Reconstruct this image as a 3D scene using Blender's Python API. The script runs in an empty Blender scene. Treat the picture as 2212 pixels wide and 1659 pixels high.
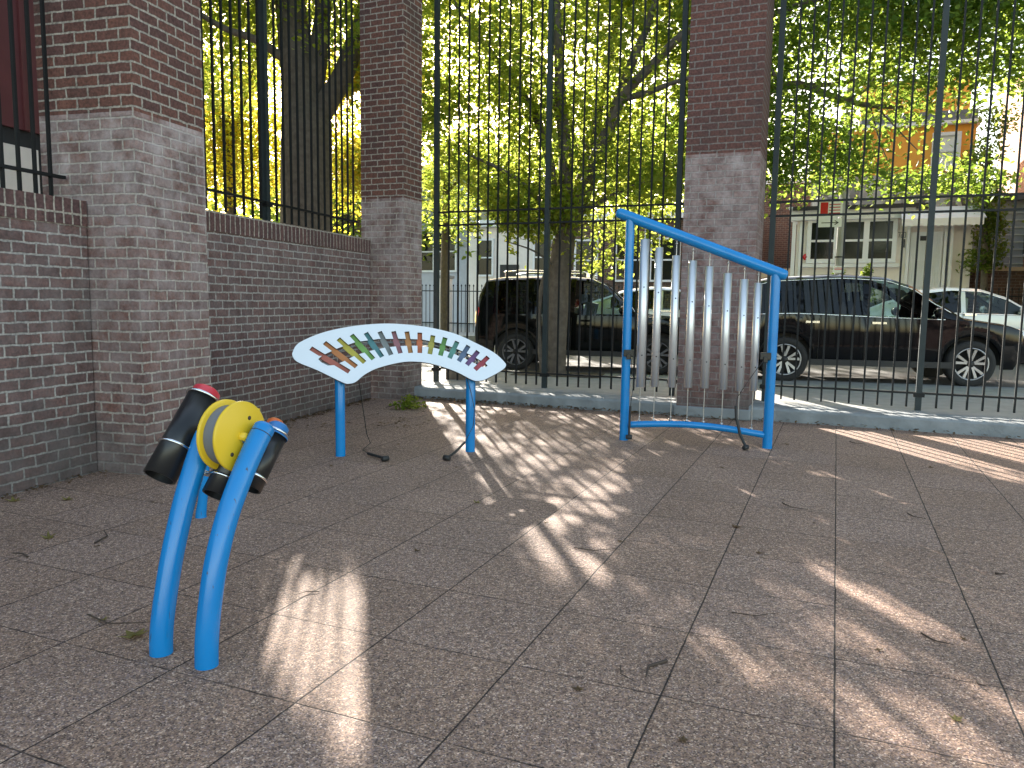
import bpy, bmesh, math, random
import numpy as np
from mathutils import Vector, Matrix, noise, geometry
R=math.radians
random.seed(7); rng=np.random.default_rng(11)
sc=bpy.context.scene
# ---------------------------------------------------------------- camera, sky, sun, exposure
CH=1.4; PITCH=R(6.2); ROLL=R(0.8); FP=1662.0
cam=bpy.data.cameras.new('camera'); co=bpy.data.objects.new('camera',cam); sc.collection.objects.link(co)
co.matrix_world=Matrix.Translation((0,0,CH)) @ Matrix.Rotation(R(90)-PITCH,4,'X') @ Matrix.Rotation(ROLL,4,'Z')
cam.sensor_width=36; cam.lens=FP/2212*36; cam.clip_start=.05; cam.clip_end=1000
sc.camera=co
SUN_AZ=R(-11.0); SUN_EL=R(22.0)      # azimuth measured from +Y towards +X
SD=Vector((math.cos(SUN_EL)*math.sin(SUN_AZ), math.cos(SUN_EL)*math.cos(SUN_AZ), math.sin(SUN_EL)))
wd=bpy.data.worlds.new('World'); sc.world=wd; wd.use_nodes=True
nt=wd.node_tree; bg=nt.nodes['Background']; sky=nt.nodes.new('ShaderNodeTexSky')
sky.sky_type='NISHITA'; sky.sun_disc=False; sky.sun_elevation=SUN_EL; sky.sun_rotation=SUN_AZ
sky.air_density=1.0; sky.dust_density=1.2; sky.ozone_density=1.0
tn=nt.nodes.new('ShaderNodeVectorMath'); tn.operation='MULTIPLY'; tn.inputs[1].default_value=(1.14,1.0,.80)
nt.links.new(sky.outputs[0],tn.inputs[0]); nt.links.new(tn.outputs[0],bg.inputs[0]); bg.inputs[1].default_value=.15
sl=bpy.data.lights.new('sun','SUN'); sl.energy=5.0; sl.angle=R(.5); sl.color=(1,.93,.82)
so=bpy.data.objects.new('sun',sl); sc.collection.objects.link(so)
so.rotation_euler=SD.to_track_quat('Z','Y').to_euler()
sc.view_settings.view_transform='Standard'; sc.view_settings.look='None'
sc.view_settings.exposure=2.2; sc.view_settings.gamma=1.0
sc.render.engine='CYCLES'
try:
    sc.cycles.max_bounces=8; sc.cycles.transparent_max_bounces=16; sc.cycles.transmission_bounces=6
except Exception: pass
# ---------------------------------------------------------------- helpers
_c,_s=math.cos(ROLL),math.sin(ROLL)
def at(x,y,Y):
    a=(x-1106)/FP; b=(829.5-y)/FP; a,b=a*_c-b*_s, a*_s+b*_c
    r=(a, math.cos(PITCH)+b*math.sin(PITCH), -math.sin(PITCH)+b*math.cos(PITCH)); t=Y/r[1]
    return Vector((r[0]*t, Y, CH+r[2]*t))
U=Vector((math.cos(.396),-math.sin(.396),0)); V=Vector((math.sin(.396),math.cos(.396),0))
_w=R(15.5); W=Vector((math.sin(_w),math.cos(_w),0)); WN=Vector((-math.cos(_w),math.sin(_w),0))  # W: along left wall, WN: to the left of it
_st=R(13); S1=Vector((math.cos(_st),-math.sin(_st),0)); S2=Vector((math.sin(_st),math.cos(_st),0)) # street directions
Z=Vector((0,0,1))
class MB:
    def __init__(s): s.v=[]; s.f=[]; s.uv=[]; s.sm=[]
    def add(s,vs,fs,uvs=None,smooth=False):
        o=len(s.v); s.v+= [tuple(p) for p in vs]
        for i,f in enumerate(fs):
            s.f.append([o+k for k in f]); s.uv.append(uvs[i] if uvs else [(0,0)]*len(f)); s.sm.append(smooth)
    def box(s,o,a,b,c,swap=False,uo=0.0):
        # o corner, a,b,c edge vectors (a: along face, b: depth, c: up)
        o,a,b,c=map(Vector,(o,a,b,c)); A,B,Cc=a.length,b.length,c.length; z=o.z
        P=[o,o+a,o+a+b,o+b,o+c,o+a+c,o+a+b+c,o+b+c]
        F=[(0,1,5,4),(1,2,6,5),(2,3,7,6),(3,0,4,7),(4,5,6,7),(3,2,1,0)]
        z1=z+Cc
        uv=[[(uo,z),(uo+A,z),(uo+A,z1),(uo,z1)],[(uo+A,z),(uo+A+B,z),(uo+A+B,z1),(uo+A,z1)],
            [(uo+A+B,z),(uo+2*A+B,z),(uo+2*A+B,z1),(uo+A+B,z1)],[(uo-B,z),(uo,z),(uo,z1),(uo-B,z1)],
            [(uo,0),(uo+A,0),(uo+A,B),(uo,B)],[(uo,B),(uo+A,B),(uo+A,0),(uo,0)]]
        if a.cross(b).dot(c)<0: F=[f[::-1] for f in F]; uv=[u[::-1] for u in uv]
        if swap: uv=[[(q[1],q[0]) for q in f] for f in uv]
        s.add(P,F,uv)
    def cbox(s,c,sx,sy,sz,ax=Vector((1,0,0)),ay=Vector((0,1,0)),az=Z):
        c=Vector(c); ax,ay,az=Vector(ax),Vector(ay),Vector(az)
        s.box(c-ax*sx/2-ay*sy/2-az*sz/2, ax*sx, ay*sy, az*sz)
    def tube(s,pts,r,n=12,caps=True,smooth=True,round_end=False):
        pts=[Vector(p) for p in pts]; m=len(pts); rs=r if isinstance(r,(list,tuple)) else [r]*m
        rings=[]; t0=(pts[1]-pts[0]).normalized(); up=Vector((0,0,1)) if abs(t0.z)<.9 else Vector((1,0,0))
        nx=t0.cross(up).normalized()
        for i in range(m):
            t=(pts[min(i+1,m-1)]-pts[max(i-1,0)]).normalized()
            nx=(nx-t*nx.dot(t)).normalized(); ny=t.cross(nx)
            rings.append([pts[i]+(nx*math.cos(2*math.pi*k/n)+ny*math.sin(2*math.pi*k/n))*rs[i] for k in range(n)])
        vs=[p for q in rings for p in q]; fs=[]
        for i in range(m-1):
            for k in range(n):
                k2=(k+1)%n; fs.append((i*n+k,i*n+k2,(i+1)*n+k2,(i+1)*n+k))
        s.add(vs,fs,smooth=smooth)
        if caps:
            s.add(rings[0],[list(range(n))[::-1]]); s.add(rings[-1],[list(range(n))])
    def lathe(s,o,ax,prof,n=32,smooth=True):
        # prof: (distance along axis, radius)
        o=Vector(o); ax=Vector(ax).normalized(); up=Vector((0,0,1)) if abs(ax.z)<.9 else Vector((1,0,0))
        nx=ax.cross(up).normalized(); ny=ax.cross(nx)
        vs=[o+ax*h+(nx*math.cos(2*math.pi*k/n)+ny*math.sin(2*math.pi*k/n))*r for h,r in prof for k in range(n)]
        fs=[]
        for i in range(len(prof)-1):
            for k in range(n):
                k2=(k+1)%n; fs.append((i*n+k,(i+1)*n+k,(i+1)*n+k2,i*n+k2))
        s.add(vs,fs,smooth=smooth)
    def ball(s,c,r,n=10,sq=(1,1,1)):
        c=Vector(c); vs=[];fs=[]
        for i in range(n+1):
            th=math.pi*i/n
            for k in range(n*2):
                ph=math.pi*k/n; vs.append(c+Vector((r*sq[0]*math.sin(th)*math.cos(ph),r*sq[1]*math.sin(th)*math.sin(ph),r*sq[2]*math.cos(th))))
        for i in range(n):
            for k in range(n*2):
                k2=(k+1)%(2*n); fs.append((i*2*n+k,(i+1)*2*n+k,(i+1)*2*n+k2,i*2*n+k2))
        s.add(vs,fs,smooth=True)
    def prism(s,pts,d):
        # pts: closed planar loop of points, d: thickness vector
        pts=[Vector(p) for p in pts]; d=Vector(d); n=len(pts)
        s.add(pts,[list(range(n))]); s.add([p+d for p in pts],[list(range(n))[::-1]])
        s.add(pts+[p+d for p in pts],[(i,n+i,n+(i+1)%n,(i+1)%n) for i in range(n)])
    def build(s,name,m,parent=None,bevel=0,fixn=False):
        me=bpy.data.meshes.new(name); me.from_pydata(s.v,[],s.f)
        uvl=me.uv_layers.new(name='UVMap'); flat=[]
        for u in s.uv:
            for q in u: flat+=[q[0],q[1]]
        uvl.data.foreach_set('uv',flat)
        me.polygons.foreach_set('use_smooth',s.sm)
        if fixn:
            b=bmesh.new(); b.from_mesh(me); bmesh.ops.remove_doubles(b,verts=b.verts,dist=1e-5); bmesh.ops.recalc_face_normals(b,faces=b.faces); b.to_mesh(me); b.free()
        me.update(); me.materials.append(m)
        o=bpy.data.objects.new(name,me); sc.collection.objects.link(o)
        if parent is not None: o.parent=parent; o.matrix_parent_inverse=parent.matrix_basis.inverted()
        if bevel:
            md=o.modifiers.new('bevel','BEVEL'); md.width=bevel; md.segments=2; md.limit_method='ANGLE'
        return o
def tag(o,label=None,cat=None,group=None,kind=None):
    if label: o['label']=label
    if cat: o['category']=cat
    if group: o['group']=group
    if kind: o['kind']=kind
    return o
def empty(name,loc,label,cat,group=None,rz=0):
    o=bpy.data.objects.new(name,None); sc.collection.objects.link(o); o.location=loc; o.rotation_euler=(0,0,rz)
    o.empty_display_size=.1
    return tag(o,label,cat,group)
def copy_tree(o,parent=None):
    c=o.copy(); sc.collection.objects.link(c)
    if parent is not None: c.parent=parent
    for ch in list(o.children): copy_tree(ch,c)
    return c
# ---------------------------------------------------------------- materials
def newmat(name):
    m=bpy.data.materials.new(name); m.use_nodes=True; nt=m.node_tree
    return m,nt,nt.nodes['Principled BSDF'],nt.nodes,nt.links
def N(nt,t,**k):
    n=nt.nodes.new(t)
    for a,b in k.items():
        if a.startswith('i_'): n.inputs[a[2:].replace('_',' ')].default_value=b
        else: setattr(n,a,b)
    return n
def mat(name,col,rough=.6,metal=0,var=.12,scale=6,bump=0.0,bscale=60,coat=0,spec=None):
    m,nt,p,ns,L=newmat(name)
    tc=N(nt,'ShaderNodeTexCoord'); nz=N(nt,'ShaderNodeTexNoise'); nz.inputs['Scale'].default_value=scale; nz.inputs['Detail'].default_value=5
    L.new(tc.outputs['Object'],nz.inputs['Vector'])
    mx=N(nt,'ShaderNodeMix',data_type='RGBA'); c=Vector(col)
    mx.inputs[6].default_value=(*(c*(1-var)),1); mx.inputs[7].default_value=(*[min(1,q) for q in c*(1+var)],1)
    L.new(nz.outputs['Fac'],mx.inputs[0]); L.new(mx.outputs[2],p.inputs['Base Color'])
    p.inputs['Roughness'].default_value=rough; p.inputs['Metallic'].default_value=metal
    if coat: p.inputs['Coat Weight'].default_value=coat; p.inputs['Coat Roughness'].default_value=.05
    if spec is not None: p.inputs['Specular IOR Level'].default_value=spec
    if bump:
        n2=N(nt,'ShaderNodeTexNoise'); n2.inputs['Scale'].default_value=bscale; n2.inputs['Detail'].default_value=6
        L.new(tc.outputs['Object'],n2.inputs['Vector'])
        b=N(nt,'ShaderNodeBump'); b.inputs['Strength'].default_value=bump; b.inputs['Distance'].default_value=.01
        L.new(n2.outputs['Fac'],b.inputs['Height']); L.new(b.outputs[0],p.inputs['Normal'])
    return m
def brickmat(name,c1,c2,mortar,zline=None,offset=.5,white=.0,bw=.2,rh=.08,dirt=.6,ms=.009):
    m,nt,p,ns,L=newmat(name)
    uv=N(nt,'ShaderNodeUVMap'); geo=N(nt,'ShaderNodeNewGeometry')
    n0=N(nt,'ShaderNodeTexNoise'); n0.inputs['Scale'].default_value=14; n0.inputs['Detail'].default_value=4
    L.new(uv.outputs[0],n0.inputs['Vector'])
    sb=N(nt,'ShaderNodeVectorMath',operation='SUBTRACT'); L.new(n0.outputs['Color'],sb.inputs[0]); sb.inputs[1].default_value=(.5,.5,.5)
    scl=N(nt,'ShaderNodeVectorMath',operation='SCALE'); L.new(sb.outputs[0],scl.inputs[0]); scl.inputs['Scale'].default_value=.02
    ad=N(nt,'ShaderNodeVectorMath',operation='ADD'); L.new(uv.outputs[0],ad.inputs[0]); L.new(scl.outputs[0],ad.inputs[1])
    br=N(nt,'ShaderNodeTexBrick'); br.offset=offset; br.inputs['Scale'].default_value=1; br.inputs['Brick Width'].default_value=bw; br.inputs['Row Height'].default_value=rh
    br.inputs['Mortar Size'].default_value=ms; br.inputs['Mortar Smooth'].default_value=.25; br.inputs['Bias'].default_value=0
    br.inputs['Color1'].default_value=(*c1,1); br.inputs['Color2'].default_value=(*c2,1); br.inputs['Mortar'].default_value=(*mortar,1)
    L.new(ad.outputs[0],br.inputs['Vector'])
    # fine variation
    n1=N(nt,'ShaderNodeTexNoise'); n1.inputs['Scale'].default_value=45; n1.inputs['Detail'].default_value=6; L.new(geo.outputs['Position'],n1.inputs['Vector'])
    r1=N(nt,'ShaderNodeMapRange'); r1.inputs[1].default_value=.25; r1.inputs[2].default_value=.75; r1.inputs[3].default_value=.5; r1.inputs[4].default_value=1.5; L.new(n1.outputs['Fac'],r1.inputs[0])
    mu=N(nt,'ShaderNodeVectorMath',operation='SCALE'); L.new(br.outputs['Color'],mu.inputs[0]); L.new(r1.outputs[0],mu.inputs['Scale'])
    # dark stains, large
    n2=N(nt,'ShaderNodeTexNoise'); n2.inputs['Scale'].default_value=1.6; n2.inputs['Detail'].default_value=6; n2.inputs['Roughness'].default_value=.65; L.new(geo.outputs['Position'],n2.inputs['Vector'])
    r2=N(nt,'ShaderNodeMapRange'); r2.inputs[1].default_value=.5; r2.inputs[2].default_value=.72; r2.inputs[3].default_value=0; r2.inputs[4].default_value=dirt; L.new(n2.outputs['Fac'],r2.inputs[0])
    sep=N(nt,'ShaderNodeSeparateXYZ'); L.new(geo.outputs['Position'],sep.inputs[0])
    m2=N(nt,'ShaderNodeMix',data_type='RGBA'); L.new(r2.outputs[0],m2.inputs[0]); L.new(mu.outputs[0],m2.inputs[6]); m2.inputs[7].default_value=(.045,.038,.035,1)
    cur=m2.outputs[2]
    # damp grime along the foot
    zz=N(nt,'ShaderNodeMath',operation='MULTIPLY_ADD'); L.new(n2.outputs['Fac'],zz.inputs[0]); zz.inputs[1].default_value=-1.2; L.new(sep.outputs['Z'],zz.inputs[2])
    r3=N(nt,'ShaderNodeMapRange'); r3.inputs[1].default_value=-.55; r3.inputs[2].default_value=.0; r3.inputs[3].default_value=.7; r3.inputs[4].default_value=0; L.new(zz.outputs[0],r3.inputs[0])
    m3=N(nt,'ShaderNodeMix',data_type='RGBA'); L.new(r3.outputs[0],m3.inputs[0]); L.new(cur,m3.inputs[6]); m3.inputs[7].default_value=(.05,.047,.045,1); cur=m3.outputs[2]
    if zline:
        lt=N(nt,'ShaderNodeMath',operation='LESS_THAN'); L.new(sep.outputs['Z'],lt.inputs[0]); lt.inputs[1].default_value=zline
        n3=N(nt,'ShaderNodeTexNoise'); n3.inputs['Scale'].default_value=5; n3.inputs['Detail'].default_value=7; n3.inputs['Roughness'].default_value=.7; L.new(geo.outputs['Position'],n3.inputs['Vector'])
        r4=N(nt,'ShaderNodeMapRange'); r4.inputs[1].default_value=.38; r4.inputs[2].default_value=.75; r4.inputs[3].default_value=.12; r4.inputs[4].default_value=.95; L.new(n3.outputs['Fac'],r4.inputs[0])
        zf=N(nt,'ShaderNodeMapRange'); zf.inputs[1].default_value=.3; zf.inputs[2].default_value=zline; zf.inputs[3].default_value=.35; zf.inputs[4].default_value=1; L.new(sep.outputs['Z'],zf.inputs[0])
        k=N(nt,'ShaderNodeMath',operation='MULTIPLY'); L.new(lt.outputs[0],k.inputs[0]); L.new(r4.outputs[0],k.inputs[1])
        k2=N(nt,'ShaderNodeMath',operation='MULTIPLY'); L.new(k.outputs[0],k2.inputs[0]); L.new(zf.outputs[0],k2.inputs[1])
        k3=N(nt,'ShaderNodeMath',operation='MULTIPLY'); L.new(k2.outputs[0],k3.inputs[0]); k3.inputs[1].default_value=white
        m4=N(nt,'ShaderNodeMix',data_type='RGBA'); L.new(k3.outputs[0],m4.inputs[0]); L.new(cur,m4.inputs[6]); m4.inputs[7].default_value=(.52,.45,.45,1); cur=m4.outputs[2]
    L.new(cur,p.inputs['Base Color']); p.inputs['Roughness'].default_value=.85
    inv=N(nt,'ShaderNodeMath',operation='SUBTRACT'); inv.inputs[0].default_value=1; L.new(br.outputs['Fac'],inv.inputs[1])
    hh=N(nt,'ShaderNodeMath',operation='MULTIPLY_ADD'); L.new(n1.outputs['Fac'],hh.inputs[0]); hh.inputs[1].default_value=.45; L.new(inv.outputs[0],hh.inputs[2])
    b=N(nt,'ShaderNodeBump'); b.inputs['Strength'].default_value=1.0; b.inputs['Distance'].default_value=.012; L.new(hh.outputs[0],b.inputs['Height']); L.new(b.outputs[0],p.inputs['Normal'])
    return m
def glassmat(name,tint,refl=.18):
    m,nt,p,ns,L=newmat(name); out=ns['Material Output']; ns.remove(p)
    tr=N(nt,'ShaderNodeBsdfTransparent'); tr.inputs[0].default_value=(*tint,1)
    gl=N(nt,'ShaderNodeBsdfGlossy'); gl.inputs['Roughness'].default_value=.02
    lw=N(nt,'ShaderNodeLayerWeight'); lw.inputs['Blend'].default_value=refl
    mx=N(nt,'ShaderNodeMixShader'); L.new(lw.outputs['Fresnel'],mx.inputs[0]); L.new(tr.outputs[0],mx.inputs[1]); L.new(gl.outputs[0],mx.inputs[2])
    L.new(mx.outputs[0],out.inputs[0]); return m
def leafmat(name,ca,cb,ta,tb):
    m,nt,p,ns,L=newmat(name); out=ns['Material Output']
    geo=N(nt,'ShaderNodeNewGeometry')
    mx=N(nt,'ShaderNodeMix',data_type='RGBA'); L.new(geo.outputs['Random Per Island'],mx.inputs[0]); mx.inputs[6].default_value=(*ca,1); mx.inputs[7].default_value=(*cb,1)
    mt=N(nt,'ShaderNodeMix',data_type='RGBA'); L.new(geo.outputs['Random Per Island'],mt.inputs[0]); mt.inputs[6].default_value=(*ta,1); mt.inputs[7].default_value=(*tb,1)
    L.new(mx.outputs[2],p.inputs['Base Color']); p.inputs['Roughness'].default_value=.45; p.inputs['Specular IOR Level'].default_value=.35
    tr=N(nt,'ShaderNodeBsdfTranslucent'); L.new(mt.outputs[2],tr.inputs[0])
    ms=N(nt,'ShaderNodeMixShader'); ms.inputs[0].default_value=.55; L.new(p.outputs[0],ms.inputs[1]); L.new(tr.outputs[0],ms.inputs[2]); L.new(ms.outputs[0],out.inputs[0])
    return m
def floormat():
    m,nt,p,ns,L=newmat('rubber_tiles')
    geo=N(nt,'ShaderNodeNewGeometry')
    def dot(v):
        d=N(nt,'ShaderNodeVectorMath',operation='DOT_PRODUCT'); L.new(ad.outputs[0],d.inputs[0]); d.inputs[1].default_value=v; return d.outputs['Value']
    nz=N(nt,'ShaderNodeTexNoise'); nz.inputs['Scale'].default_value=7; nz.inputs['Detail'].default_value=5; L.new(geo.outputs['Position'],nz.inputs['Vector'])
    sb=N(nt,'ShaderNodeVectorMath',operation='SUBTRACT'); L.new(nz.outputs['Color'],sb.inputs[0]); sb.inputs[1].default_value=(.5,.5,.5)
    scl=N(nt,'ShaderNodeVectorMath',operation='SCALE'); L.new(sb.outputs[0],scl.inputs[0]); scl.inputs['Scale'].default_value=.007
    ad=N(nt,'ShaderNodeVectorMath',operation='ADD'); L.new(geo.outputs['Position'],ad.inputs[0]); L.new(scl.outputs[0],ad.inputs[1])
    T=.576
    def lines(val,o,w0,w1):
        a=N(nt,'ShaderNodeMath',operation='SUBTRACT'); L.new(val,a.inputs[0]); a.inputs[1].default_value=o
        d=N(nt,'ShaderNodeMath',operation='DIVIDE'); L.new(a.outputs[0],d.inputs[0]); d.inputs[1].default_value=T
        rd=N(nt,'ShaderNodeMath',operation='ROUND'); L.new(d.outputs[0],rd.inputs[0])
        df=N(nt,'ShaderNodeMath',operation='SUBTRACT'); L.new(d.outputs[0],df.inputs[0]); L.new(rd.outputs[0],df.inputs[1])
        ab=N(nt,'ShaderNodeMath',operation='ABSOLUTE'); L.new(df.outputs[0],ab.inputs[0])
        mr=N(nt,'ShaderNodeMapRange'); mr.inputs[1].default_value=w0/T; mr.inputs[2].default_value=w1/T; mr.inputs[3].default_value=1; mr.inputs[4].default_value=0; L.new(ab.outputs[0],mr.inputs[0])
        fl=N(nt,'ShaderNodeMath',operation='FLOOR'); L.new(d.outputs[0],fl.inputs[0])
        return mr.outputs[0],fl.outputs[0]
    la,fa=lines(dot(tuple(U)),.07,.0015,.005); lb,fb=lines(dot(tuple(V)),2.63,.0012,.0048)
    nb=N(nt,'ShaderNodeTexNoise'); nb.inputs['Scale'].default_value=9; L.new(geo.outputs['Position'],nb.inputs['Vector'])
    rb=N(nt,'ShaderNodeMapRange'); rb.inputs[1].default_value=.35; rb.inputs[2].default_value=.6; rb.inputs[3].default_value=.45; rb.inputs[4].default_value=1; L.new(nb.outputs['Fac'],rb.inputs[0])
    lb2=N(nt,'ShaderNodeMath',operation='MULTIPLY'); L.new(lb,lb2.inputs[0]); L.new(rb.outputs[0],lb2.inputs[1])
    la2=N(nt,'ShaderNodeMath',operation='MULTIPLY'); L.new(la,la2.inputs[0]); la2.inputs[1].default_value=.95
    ln=N(nt,'ShaderNodeMath',operation='MAXIMUM'); L.new(la2.outputs[0],ln.inputs[0]); L.new(lb2.outputs[0],ln.inputs[1])
    # granules
    def vor(s):
        v=N(nt,'ShaderNodeTexVoronoi'); v.inputs['Scale'].default_value=s; L.new(geo.outputs['Position'],v.inputs['Vector']); return v
    v=vor(185); sx=N(nt,'ShaderNodeSeparateColor'); L.new(v.outputs['Color'],sx.inputs[0])
    cr=N(nt,'ShaderNodeValToRGB'); e=cr.color_ramp; e.interpolation='CONSTANT'
    cols=[(0,(.085,.062,.052)),(.16,(.17,.12,.095)),(.40,(.25,.18,.135)),(.62,(.21,.168,.155)),(.78,(.34,.25,.18)),(.93,(.5,.41,.33))]
    e.elements[0].position=0; e.elements[0].color=(*cols[0][1],1); e.elements[1].position=cols[1][0]; e.elements[1].color=(*cols[1][1],1)
    for q,c in cols[2:]: k=e.elements.new(q); k.color=(*c,1)
    L.new(sx.outputs[0],cr.inputs[0])
    # clumps
    n4=N(nt,'ShaderNodeTexNoise'); n4.inputs['Scale'].default_value=38; n4.inputs['Detail'].default_value=3; L.new(geo.outputs['Position'],n4.inputs['Vector'])
    r4=N(nt,'ShaderNodeMapRange'); r4.inputs[1].default_value=.3; r4.inputs[2].default_value=.7; r4.inputs[3].default_value=.68; r4.inputs[4].default_value=1.3; L.new(n4.outputs['Fac'],r4.inputs[0])
    # per tile tone
    cv=N(nt,'ShaderNodeCombineXYZ'); L.new(fa,cv.inputs[0]); L.new(fb,cv.inputs[1])
    wn=N(nt,'ShaderNodeTexWhiteNoise'); L.new(cv.outputs[0],wn.inputs[0])
    rt=N(nt,'ShaderNodeMapRange'); rt.inputs[3].default_value=.95; rt.inputs[4].default_value=1.05; L.new(wn.outputs['Value'],rt.inputs[0])
    n5=N(nt,'ShaderNodeTexNoise'); n5.inputs['Scale'].default_value=1.3; n5.inputs['Detail'].default_value=5; L.new(geo.outputs['Position'],n5.inputs['Vector'])
    r5=N(nt,'ShaderNodeMapRange'); r5.inputs[1].default_value=.3; r5.inputs[2].default_value=.7; r5.inputs[3].default_value=.88; r5.inputs[4].default_value=1.1; L.new(n5.outputs['Fac'],r5.inputs[0])
    q1=N(nt,'ShaderNodeMath',operation='MULTIPLY'); L.new(r4.outputs[0],q1.inputs[0]); L.new(rt.outputs[0],q1.inputs[1])
    q2=N(nt,'ShaderNodeMath',operation='MULTIPLY'); L.new(q1.outputs[0],q2.inputs[0]); L.new(r5.outputs[0],q2.inputs[1])
    mu=N(nt,'ShaderNodeVectorMath',operation='SCALE'); L.new(cr.outputs[0],mu.inputs[0]); L.new(q2.outputs[0],mu.inputs['Scale'])
    hs=N(nt,'ShaderNodeMix',data_type='RGBA'); L.new(wn.outputs['Value'],hs.inputs[0]); hs.inputs[6].default_value=(1.20,1.03,.95,1); hs.inputs[7].default_value=(1.15,1.02,.99,1)
    mm=N(nt,'ShaderNodeVectorMath',operation='MULTIPLY'); L.new(mu.outputs[0],mm.inputs[0]); L.new(hs.outputs[2],mm.inputs[1])
    mj=N(nt,'ShaderNodeMix',data_type='RGBA'); L.new(ln.outputs[0],mj.inputs[0]); L.new(mm.outputs[0],mj.inputs[6]); mj.inputs[7].default_value=(.012,.01,.01,1)
    L.new(mj.outputs[2],p.inputs['Base Color']); p.inputs['Roughness'].default_value=.8; p.inputs['Specular IOR Level'].default_value=.3
    h=N(nt,'ShaderNodeMath',operation='MULTIPLY_ADD'); L.new(ln.outputs[0],h.inputs[0]); h.inputs[1].default_value=-2.5; L.new(sx.outputs[0],h.inputs[2])
    b=N(nt,'ShaderNodeBump'); b.inputs['Strength'].default_value=.6; b.inputs['Distance'].default_value=.003; L.new(h.outputs[0],b.inputs['Height']); L.new(b.outputs[0],p.inputs['Normal'])
    return m
def bluemat():
    m,nt,p,ns,L=newmat('blue_powder_coat')
    tc=N(nt,'ShaderNodeTexCoord'); nz=N(nt,'ShaderNodeTexNoise'); nz.inputs['Scale'].default_value=5; nz.inputs['Detail'].default_value=8; L.new(tc.outputs['Object'],nz.inputs['Vector'])
    mx=N(nt,'ShaderNodeMix',data_type='RGBA'); L.new(nz.outputs['Fac'],mx.inputs[0]); mx.inputs[6].default_value=(.004,.16,.44,1); mx.inputs[7].default_value=(.008,.225,.56,1)
    mp=N(nt,'ShaderNodeMapping'); mp.inputs['Scale'].default_value=(70,70,5); L.new(tc.outputs['Object'],mp.inputs[0])
    n2=N(nt,'ShaderNodeTexNoise'); n2.inputs['Scale'].default_value=1; n2.inputs['Detail'].default_value=3; L.new(mp.outputs[0],n2.inputs['Vector'])
    r=N(nt,'ShaderNodeMapRange'); r.inputs[1].default_value=.69; r.inputs[2].default_value=.72; L.new(n2.outputs['Fac'],r.inputs[0])
    m2=N(nt,'ShaderNodeMix',data_type='RGBA'); L.new(r.outputs[0],m2.inputs[0]); L.new(mx.outputs[2],m2.inputs[6]); m2.inputs[7].default_value=(.04,.06,.09,1)
    L.new(m2.outputs[2],p.inputs['Base Color']); p.inputs['Roughness'].default_value=.24
    b=N(nt,'ShaderNodeBump'); b.inputs['Strength'].default_value=.1; b.inputs['Distance'].default_value=.002
    n3=N(nt,'ShaderNodeTexNoise'); n3.inputs['Scale'].default_value=220; L.new(tc.outputs['Object'],n3.inputs['Vector']); L.new(n3.outputs['Fac'],b.inputs['Height']); L.new(b.outputs[0],p.inputs['Normal'])
    return m
M={}
M['floor']=floormat(); M['blue']=bluemat()
BC1=(.15,.062,.045); BC2=(.09,.042,.038); MO=(.33,.29,.25)
M['brick_wall']=brickmat('brick_wall_mat',(.125,.06,.052),(.078,.043,.041),(.31,.29,.27),zline=2.7,white=.4,dirt=.55)
M['brick_p1']=brickmat('brick_pillar_a',BC1,BC2,MO,zline=2.765,white=.95,dirt=.45)
M['brick_p3']=brickmat('brick_pillar_b',(.12,.046,.036),(.085,.036,.032),(.17,.14,.13),zline=3.165,white=.8,dirt=.35)
M['brick_sold']=brickmat('brick_soldier',(.12,.06,.055),(.08,.042,.042),MO,offset=0,dirt=.4)
M['brick_tan']=brickmat('brick_tan',(.5,.27,.16),(.42,.22,.13),(.55,.4,.3),dirt=.1)
M['brick_brown']=brickmat('brick_brown',(.13,.07,.05),(.09,.05,.04),(.2,.16,.13),dirt=.3)
M['concrete']=mat('concrete',(.27,.27,.26),.9,var=.3,scale=5,bump=.5,bscale=40)
M['curb']=mat('curb_stone',(.20,.215,.225),.9,var=.6,scale=3.2,bump=1.0,bscale=22)
M['asphalt']=mat('asphalt',(.11,.105,.1),.9,var=.25,scale=3,bump=.4,bscale=150)
M['grille']=mat('dark_plastic',(.02,.02,.02),.6)
M['fence']=mat('black_iron_paint',(.006,.007,.008),.6,spec=.3,var=.3,scale=20,bump=.25,bscale=90)
M['post']=mat('grey_green_iron_paint',(.018,.027,.03),.55,spec=.35,var=.35,scale=14,bump=.3,bscale=70)
M['steel']=mat('brushed_aluminium',(.62,.63,.65),.3,metal=1,var=.08,scale=30)
def pipemat():
    m,nt,p,ns,L=newmat('satin_aluminium_pipe'); p.inputs['Base Color'].default_value=(.72,.73,.76,1); p.inputs['Metallic'].default_value=.72; p.inputs['Roughness'].default_value=.3
    p.inputs['Anisotropic'].default_value=.85; t=N(nt,'ShaderNodeTangent',direction_type='RADIAL',axis='Z'); L.new(t.outputs[0],p.inputs['Tangent']); p.inputs['Anisotropic Rotation'].default_value=.25
    return m
M['pipe']=pipemat()
M['cable']=mat('steel_cable',(.45,.45,.46),.4,metal=1)
M['black']=mat('black_plastic',(.013,.013,.014),.34,var=.2)
M['rubber']=mat('black_rubber',(.015,.015,.016),.6,var=.2)
M['yellow']=mat('yellow_plastic',(.72,.47,.02),.42,var=.06,bump=.1,bscale=120)
M['band']=mat('grey_band',(.15,.155,.17),.6)
M['redp']=mat('red_plastic',(.55,.03,.05),.4)
M['orangep']=mat('orange_plastic',(.6,.12,.02),.4)
M['bluecap']=mat('blue_plastic',(.02,.16,.42),.4)
M['white']=mat('white_panel',(.66,.70,.76),.35,var=.03)
M['whitepaint']=mat('white_paint',(.72,.73,.74),.5,var=.08)
M['bark']=mat('bark',(.12,.1,.08),.95,var=.6,scale=12,bump=1.0,bscale=35)
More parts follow.
